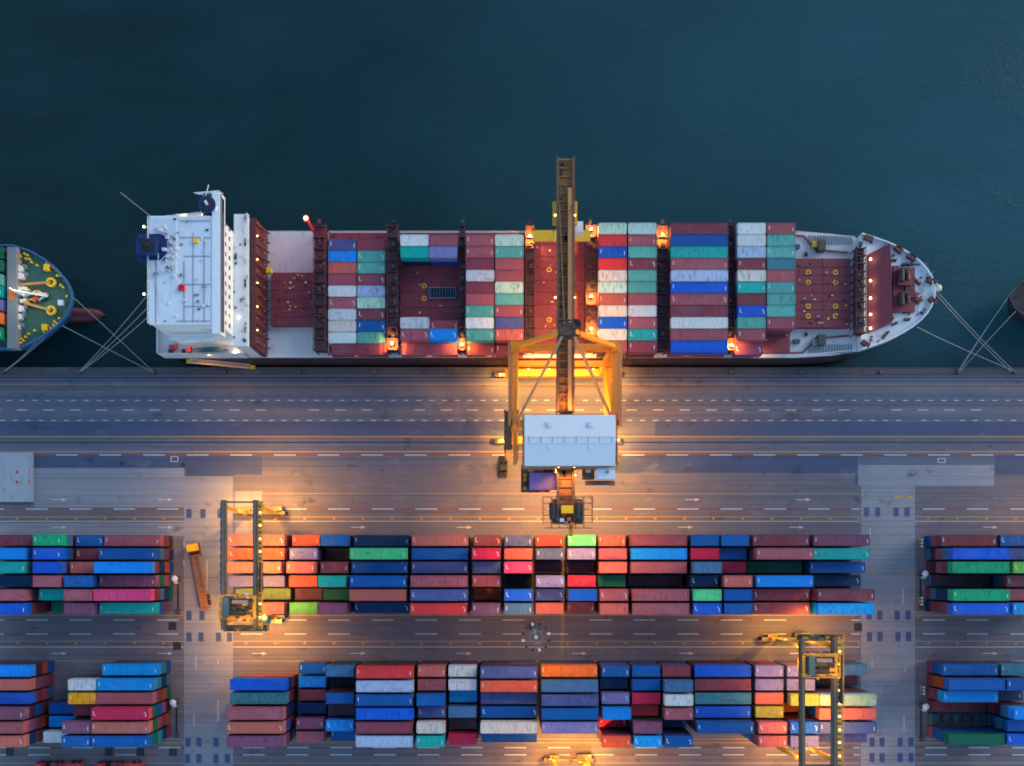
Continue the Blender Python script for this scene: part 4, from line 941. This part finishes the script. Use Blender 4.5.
for sx in (-1.5, 1.5):
    boom_fill_lamp(sts, (10.3 + sx - CX, hy0 - .1 - cy, 35.3), 420, (0, -1, -.45)); boom_fill_lamp(sts, (10.3 + sx - CX, hy1 + .1 - cy, 35.3), 420, (0, 1, -.4))
# sodium lamps of the quay crane
def fl(par, p, power, ang=150, aim=None, size=.5, scene_off=(0, 0, 0)):
    c = MB(); c.box((0, 0, .12), (size, size, .22), M['dark_iron']); c.box((0, 0, -.04), (size * .85, size * .85, .1), M['e_sod']); c.box((0, 0, .26), (size * .6, size * .6, .06), M['e_sod'])
    o = c.obj('floodlight', par); o.location = p
    spot(par, (p[0], p[1], p[2] - .2), power, ang, aim=aim)
def clamp_l(px, py, z, power, ang=155): v = at(px, py, z); fl(sts, (v.x - CX, v.y - cy, z), power, ang, size=.7)
for px, py in ((501, 375), (502, 440), (617, 374), (618, 440)): clamp_l(px, py, 4.6, 900, 165)
for x in (3.5, 8, 13, 17.5):
    fl(sts, (x - CX, YW - 1.0 - cy, 12.2), 1100, 140, size=.35); fl(sts, (x - CX, YLs + .9 - cy, 26.2), 3600, 130)
for x in (9.2, 12.4): fl(sts, (x - CX, hy0 - 1.2 - cy, 29.5), 8000, 140)
for s in (-1.9, 1.9): fl(sts, (10.3 + s - CX, 52 - cy, 30.8), 2600, 120); fl(sts, (10.3 + s - CX, 68 - cy, 30.8), 2600, 120); fl(sts, (10.3 + s - CX, 12 - cy, 30.8), 3600, 130)

# ------------------------------------------------------------------ yard gantry cranes
def gantry(cx, yc, label, trolley_y, lampp=1.0, drift=0):
    g = empty('gantry_crane', (cx, yc, 0), label=label, cat='crane', group='rubber-tyred gantry cranes in the yard')
    HS, ZB = 11.75, 21.0
    for s in (1, -1):
        b = MB(); b.bx(-5.6 + drift, 5.6 + drift, s * HS - .4, s * HS + .4, 1.5, 2.4, M['rtg_d']); b.box((drift + 3.4, s * (HS + .95), 2.3), (3.4, 1., 1.5), M['teal'] if s < 0 else M['grey_d']); b.box((drift - 3.2, s * (HS + .8), 2.1), (2.2, .7, .9), M['grating'])
        for i in range(9): b.box((drift + random.uniform(-5.3, 5.3), s * HS + random.uniform(-.6, .6), 2.55), (random.uniform(.3, 1.3), random.uniform(.2, .5), random.uniform(.2, .5)), random.choice([M['rtg'], M['grey_d'], M['dark_iron'], M['grating'], M['off_white']]))
        sb = b.obj('sill_beam', g)
        for x in (-5, -3.3, 3.3, 5):
            b = MB(); b.cyl((x + drift, s * HS - .35, .8), (x + drift, s * HS + .35, .8), .78, M['black'], 16); b.cyl((x + drift, s * HS - .37, .8), (x + drift, s * HS + .37, .8), .4, M['rtg'], 12); b.obj('wheel', g)
        for x in (-3.3, 3.3):
            b = MB(); b.bar((x + drift, s * HS, 2.5), (x, s * HS, ZB - 1.42), .75, .8, M['rtg']); b.obj('leg', g)
    for x in (-3.3, 3.3):
        b = MB(); b.bx(x - .45, x + .45, -HS - 1.6, HS + 1.6, ZB - 1.4, ZB, M['rtg_d']); b.bx(x - .36, x + .36, -HS - 1.5, HS + 1.5, ZB + .003, ZB + .06, M['rtg_d']); b.bx(x - .06, x + .06, -HS - 1.5, HS + 1.5, ZB + .06, ZB + .2, M['grey'])
        bm = b.obj('girder', g)
        if x > 0:
            b = MB()
            b.bx(x + .5, x + 1.5, -HS - 1.4, HS + 1.4, ZB - .4, ZB - .32, M['rtg'])
            for i in range(24): b.bx(x + .6, x + 1.4, -HS - 1.3 + i * 1.08, -HS - .8 + i * 1.08, ZB - .318, ZB - .30, M['grating'])
            b.rail([(x + 1.5, -HS - 1.4, ZB - .32), (x + 1.5, HS + 1.4, ZB - .32)], 1.1, M['rtg'], .07, 1.5); b.obj('walkway', bm)
    for y in (-HS - 1.2, HS + 1.2):
        b = MB(); b.bx(-2.84, 2.84, y - .16, y + .16, ZB - 1.3, ZB - .9, M['rtg_d']); b.obj('end_tie', g)
    t = trolley_y; b = MB()
    for y in (-2, 2): b.bx(-3.7, 3.7, t + y - .3, t + y + .3, ZB + .21, ZB + .8, M['rtg'])
    for x in (-3.3, 3.3): b.bx(x - .3, x + .3, t - 1.69, t + 1.69, ZB + .25, ZB + .7, M['rtg'])
    b.cyl((-1.4, t - 1.2, ZB + 1.2), (1.6, t - 1.2, ZB + 1.2), .6, M['dark_iron'], 12); b.cyl((-1., t + 1., ZB + 1.1), (2.2, t + 1., ZB + 1.1), .45, M['grey'], 12)
    b.bx(-2.9, 2.9, t - 1.69, t + 1.69, ZB + .3, ZB + .36, M['grating'])
    for i in range(14): b.box((random.uniform(-1.4, 2.8), t + random.uniform(-1.6, 1.6), ZB + .7), (random.uniform(.3, 1.1), random.uniform(.2, .7), random.uniform(.3, .9)), random.choice([M['teal'], M['grey_d'], M['rtg'], M['green_deck'], M['dark_iron'], M['grey']]))
    for i in range(22): b.box((random.uniform(-3.4, 3.4), t + random.choice([-2.2, 2.2, -2.5, 2.5]) + random.uniform(-.3, .3), ZB + .95), (random.uniform(.2, 1.2), random.uniform(.15, .5), random.uniform(.2, .5)), random.choice([M['teal'], M['grey_d'], M['rtg'], M['grating'], M['dark_iron'], M['off_white']]))
    b.rail([(-3.7, t - 2.4, ZB + .8), (3.7, t - 2.4, ZB + .8), (3.7, t + 2.4, ZB + .8), (-3.7, t + 2.4, ZB + .8), (-3.7, t - 2.4, ZB + .8)], 1.1, M['rtg'], .09, 1.5)
    tr = b.obj('trolley', g)
    if lampp: spot(g, (2.2, t - 2.6, ZB + 5.5), 260, 140, aim=(-.2, .5, -1)); spot(g, (-2.2, t + 2.6, ZB + 5.5), 120, 140, aim=(.2, -.5, -1))  # spots without fixtures, added above the trolley to brighten its gear
    b = MB(); b.bx(-2.75, -1.55, t - 1.9, t + 1.9, ZB + .81, ZB + 2.3, M['teal']); b.obj('electrical_cabinet', tr)
    b = MB(); b.bx(4.2, 5.6, t - 3.6, t - 2., ZB - 3.4, ZB - 1.2, M['teal']); b.bar((4.5, t - 2.4, ZB - 1.2), (3.9, t - 2, ZB + .3), .2, .2, M['rtg']); b.obj('operator_cab', tr)
    b = MB(); zz = 17.4; b.box((0, t, zz), (6.2, .5, .4), M['rtg'])
    for s in (-3, 3): b.box((s, t, zz - .1), (.4, 2.3, .35), M['rtg'])
    for x in (-1.5, 1.5):
        for y in (-.7, .7): b.bar((x, t + y * .25, zz + .2), (x, t + y, ZB + .3), .05, .05, M['dark_iron'])
    b.obj('spreader', tr)
    b = MB(); b.bx(4.2, 4.9, t - 8 if t > 0 else t + 3, t + 2 if t > 0 else t + 9, ZB - .2, ZB + .3, M['hull_dark']); b.obj('cable_reel', g)
    b = MB(); e = HS + 1.6 if t > 0 else -HS - 1.6
    b.bx(-3.9, 5.6, e - .5, e + .9, ZB - 2.2, ZB - 2.1, M['grating']); b.rail([(-3.9, e + .9, ZB - 2.1), (5.6, e + .9, ZB - 2.1)], 1.1, M['rtg'], .08, 1.2); b.rail([(5.6, e - .5, ZB - 2.1), (5.6, e + .9, ZB - 2.1)], 1.1, M['rtg'], .08, 1.2)
    for i in range(16): b.box((random.uniform(-3.7, 5.4), e + random.uniform(-.3, .7), ZB - 1.8), (random.uniform(.2, 1.2), random.uniform(.2, .6), random.uniform(.2, .6)), random.choice([M['teal'], M['grey_d'], M['rtg'], M['green_deck'], M['dark_iron'], M['grey']]))
    b.obj('end_platform', g)
    for s in (-1, 1):
        b = MB(); p0, p1 = Vector((3.3 + drift + .6, s * (HS + .55), 2.4)), Vector((4.2, s * (HS + .55), ZB - .5))
        for q in (-.25, .25): b.bar(p0 + Vector((q, 0, 0)), p1 + Vector((q, 0, 0)), .08, .08, M['rtg'])
        for i in range(28): p = p0.lerp(p1, i / 27); b.bar(p + Vector((-.25, 0, 0)), p + Vector((.25, 0, 0)), .05, .05, M['rtg'])
        b.obj('ladder', g)
    b = MB()
    for i in range(15): y = -HS + 23.5 * i / 14; b.bar((-3.95, y, ZB - .1), (-3.95, min(y + .84, HS), ZB - .9), .1, .1, M['dark_iron']); b.bar((-3.95, min(y + .84, HS), ZB - .9), (-3.95, min(y + 1.68, HS + 1), ZB - .1), .1, .1, M['dark_iron'])
    b.obj('cable_festoon', g)
    n = 9
    for i in range(n):
        y = -HS + 1 + (2 * HS - 2) * i / (n - 1)
        c = MB(); c.box((0, 0, 0), (.24, .24, .2), M['e_sod']); o = c.obj('floodlight', g); o.location = (4.3, y, ZB - .1)
        if i % 2 == 0 and lampp:
            spot(g, (4.3, y, ZB - .5), 1250 * lampp, 150); spot(g, (-4.0, y, ZB - 1.6), 800 * lampp, 150)
    for s in (-1, 1):
        if lampp:
            spot(g, (drift + 1, s * (HS + 3.2), 13), 3600 * lampp, 150); spot(g, (drift - 4, s * (HS + 1.4), 6), 500 * lampp, 160); spot(g, (drift + 5, s * (HS + 1.2), 5), 400 * lampp, 160)
    return g
gantry(-56.1, .05, 'left yellow gantry crane astride the middle block, trolley parked at its lower end', -8.6, 1.15, -.9)
gantry(63.1, -28.5, 'right yellow gantry crane astride lower block, trolley near its upper end', 8.0, .75, -1.0)
gantry(X(568), Y(758) - 11.75, 'gantry crane cut by bottom photo edge, only its upper wheels showing', -4, 1.2, 0)

# ------------------------------------------------------------------ vehicles
def wheel(par, x, y, r, w=.35, name='wheel'):
    c = MB(); c.cyl((0, -w / 2, 0), (0, w / 2, 0), r, M['black'], 14); c.cyl((0, -w / 2 - .01, 0), (0, w / 2 + .01, 0), r * .5, M['grey'], 10); o = c.obj(name, par); o.location = (x, y, r); return o
def chassis(par, L, m, x0=0., gear=True):
    b = MB()
    for s in (-.5, .5): b.bx(x0, x0 + L, s - .13, s + .13, 1.0, 1.3, m)
    for i in range(6): x = x0 + .3 + (L - .6) * i / 5; b.bx(x - .12, x + .12, -1.18, 1.18, 1.03, 1.27, m)
    b.bx(x0, x0 + .3, -1.2, 1.2, 1.02, 1.35, m); b.bx(x0 + L - .3, x0 + L, -1.2, 1.2, 1.02, 1.35, m)
    b.box((x0 + L - 2.2, 0, 1.36), (3.2, 1.5, .1), m); b.obj('chassis', par)
    for x in (x0 + L - 1.4, x0 + L - 2.7):
        for y in (-1., 1.): wheel(par, x, y, .5, .5)
def cab(par, m, x=-3.0):
    b = MB(); b.bx(x - 1.1, x + 1.5, -1.15, 1.15, .55, 1.15, M['dark_iron']); b.bx(x - 1., x + .6, -1.1, 1.1, 1.15, 2.9, m); b.obj('cab', par)
    b = MB(); b.bx(x - .9, x + .5, -1.0, 1.0, 2.903, 3.0, m); b.box((x - .2, 0, 3.03), (.7, .9, .06), M['yellow']); b.obj('cab_roof', par)
    b = MB(); b.bx(x - 1.04, x - 1.003, -.95, .95, 1.9, 2.75, M['glass']); b.obj('windscreen', par)
    for q in (-.6, 1.2):
        for y in (-.95, .95): wheel(par, x + q, y, .5, .4)
    for y in (-.8, .8):
        c = MB(); c.box((x - 1.15, y, .9), (.08, .3, .2), M['mark']); c.obj('headlight', par)
p = at(197.5, 557); q = at(207, 607); an = math.atan2(q.y - p.y, q.x - p.x)
t = empty('terminal_tractor', at(195.5, 548), an, label='yellow terminal tractor with empty orange trailer standing in the left crossroad', cat='truck')
cab(t, M['yellow'], .2); chassis(t, 12.6, M['trailer'], 1.6)
b = MB()
for s in (-.75, .75): b.bx(2.2, 13.6, s - .14, s + .16, 1.28, 1.45, M['trailer'])
b.obj('guide_rail', t)
t = empty('parked_car', at(503, 467), R(90), label='dark pickup car standing left of the white machinery house', cat='car')
b = MB(); pts = [(-2.5, .4), (2.5, .4), (2.55, .75), (2.2, .98), (1.1, 1.02), (.4, 1.62), (-.9, 1.66), (-1.3, 1.05), (-2.5, 1.0)]
n = len(pts); vs = [(x, -.92, z) for x, z in pts] + [(x, .92, z) for x, z in pts]
b.add(vs, [tuple(range(n)), tuple(range(2 * n - 1, n - 1, -1))] + [((i + 1) % n, i, n + i, n + (i + 1) % n) for i in range(n)], M['car']); b.obj('body', t)
b = MB(); b.add([(1.08, -.8, 1.05), (1.08, .8, 1.05), (.45, .75, 1.6), (.45, -.75, 1.6)], [(0, 1, 2, 3)], M['glass']); b.bx(-.8, .3, -.7, .7, 1.665, 1.69, M['dark_iron']); b.obj('windscreen', t)
b = MB(); b.bx(-2.4, -1.4, -.75, .75, 1.06, 1.09, M['black']); b.obj('load_bed', t)
for x in (-1.5, 1.55):
    for y in (-.85, .85): wheel(t, x, y, .36, .24)
for y in (-.65, .65):
    c = MB(); c.box((2.56, y, .72), (.06, .35, .16), M['mark']); c.obj('headlight', t)
for k, (px, py, L) in enumerate(((65, 765, 5.5), (125, 765, 5.5))):
    t = empty('trailer', at(px - 10, py + .5, 0), 0, label=('left red empty container trailer' if k == 0 else 'right red empty container trailer') + ' at the lower left photo edge', cat='trailer', group='red trailers parked at the lower left edge')
    chassis(t, 7.2, M['red'], 0)
    b = MB(); b.bx(-.2, 1.2, -1.1, 1.1, 1.36, 1.8, M['maroon']); b.obj('head_board', t); cab(t, M['red'], -2.2)
    for x in (.8, 2.):
        for y in (-1., 1.): wheel(t, x, y, .5, .4)

# ------------------------------------------------------------------ yard furniture
b = MB(); x0, x1, y0, y1 = X(-40, .5), X(33, .5), Y(502, .5), Y(452.5, .5); b.bx(x0, x1, y0, y1, .1, .7, M['rusty']); b.bx(x0 + .2, x1 - .2, y0 + .2, y1 - .2, .03, .1, M['dark_iron']); b.bx(x1 - .5, x1 - .2, y0 + .3, y1 - .3, .7, .8, M['rusty']); b.bx(X(3, .6), X(3.8, .6), y0 + .3, y1 - .3, .7, .76, M['rusty'])
for py in (472, 482): p = at(17, py, .7); b.box((p.x, p.y, .73), (.5, .6, .06), M['red']); p = at(30, py, .7); b.box((p.x, p.y, .76), (.35, .8, .1), M['rust'] if 'rust' in M else M['orange'])
b.obj('hatch_cover', None, 'large grey rusty steel hatch cover lying on the quay at left', 'hatch cover')
MH = [(10, 752, 'below the lower left salmon stack'), (109, 752, 'below the mauve and blue stacks, left one'), (140.5, 752, 'below the long blue container, middle one'), (173, 752, 'beside the blue crossing pads at lower left'), (172.5, 626, 'right end of lane under upper left block'), (177, 646, 'above the lower left block, near crossroad'), (122, 463.5, 'on dark road strip right of the rusty plate'), (183, 465, 'small one at corner of dark road strip'), (858, 627, 'lane end below the middle block at right')]
for px, py, w in MH:
    b = MB(); k = 1. if py > 500 else .45; b.bx(-.9 * k, .9 * k, -.9 * k, .9 * k, .026, .05, M['dark_iron'])
    for i in range(5): b.bx(-.8 * k, .8 * k, (-.7 + i * .35) * k - .03, (-.7 + i * .35) * k + .03, .05, .06, M['grey_d'])
    o = b.obj('drain_cover', None, 'square dark drain cover ' + w, 'drain cover', 'drain covers in the yard lanes'); o.location = (X(px), Y(py), 0)
for px, py, w in ((178.5, 578.5, 'at right end of the upper left block'), (177, 701, 'at right end of the lower left block'), (920.5, 573.5, 'at left end of the upper right block'), (921, 705, 'at left end of the lower right block')):
    t = empty('reefer_post', at(px, py), label='white capped service post ' + w, cat='post', group='white service posts at the block ends')
    b = MB(); b.box((0, 0, .1), (1.2, 1.2, .2), M['cope']); b.cyl((0, 0, .2), (0, 0, 2.6), .16, M['grey'], 10); b.obj('pole', t)
    b = MB(); b.dome((0, 0, 2.5), .75, M['white'], 12, 4, .7); b.box((0, -.9, 1.6), (.6, .5, 1.0), M['off_white']); b.obj('cap', t)
    b = MB(); b.bx(-.2, .1, -7, -1.3, .03, .12, M['dark_iron']); b.bx(-.35, .35, -8.2, -7.0, .03, .7, M['grey_d']); b.obj('cable_trough', t)
n = 0
for gx, gy, w in ((920, 543, 'upper right block, upper trio'), (920, 601, 'upper right block, lower trio'), (922, 690, 'lower right block')):
    for k in range(3):
        b = MB(); b.cyl((0, 0, 0), (0, 0, 1.0), .26, M['yellow'], 10); b.cyl((0, 0, 1.0), (0, 0, 1.06), .26, M['white'], 10); b.cyl((0, 0, .45), (0, 0, .7), .27, M['black'], 10)
        o = b.obj('guard_bollard', None, f"{['uppermost', 'middle', 'lowest'][k]} striped guard bollard of three left of the {w}", 'bollard', 'striped guard bollards at the block ends'); o.location = at(gx, gy + (k - 1) * 3.2)
def highmast(px, py, label, H_=30., lit=0., rad=2.6):
    t = empty('high_mast_light', at(px, py), label=label, cat='light mast', group='high mast lights of the terminal')
    b = MB(); b.box((0, 0, .4), (1.6, 1.6, .8), M['cope']); b.cyl((0, 0, .8), (0, 0, H_), .42, M['grey'], 12, .2); b.obj('mast', t)
    b = MB(); b.ring((0, 0, H_ - .3), 1.3, .08, .2, M['grey'], 18)
    for i in range(8): a = 6.2832 * i / 8; b.bar((0, 0, H_ - .2), (math.cos(a) * rad, math.sin(a) * rad, H_ - .2), .08, .08, M['grey'])
    b.obj('head_frame', t)
    for i in range(12):
        a = 6.2832 * (i + .5) / 12; c = MB(); c.box((math.cos(a) * rad, math.sin(a) * rad, H_ - .4), (.6, .45, .35), M['dark_iron'] if i % 3 else M['mark'], a); c.obj('floodlight', t)
    c = MB(); c.cyl((0, 0, H_), (0, 0, H_ + .5), .3, M['mark'], 10); c.obj('mast_cap', t)
    if lit:
        spot(t, (0, 0, H_ - 1), lit, 150)
    return t
highmast(512 + 24 / 1.166, 565 + 72 / 1.166, 'high mast light with ring of lamp heads between middle and lower blocks', 30, 17000)
highmast(1058, 503, 'tall lit lamp mast just beyond the right edge of the yard', 26, 16000)
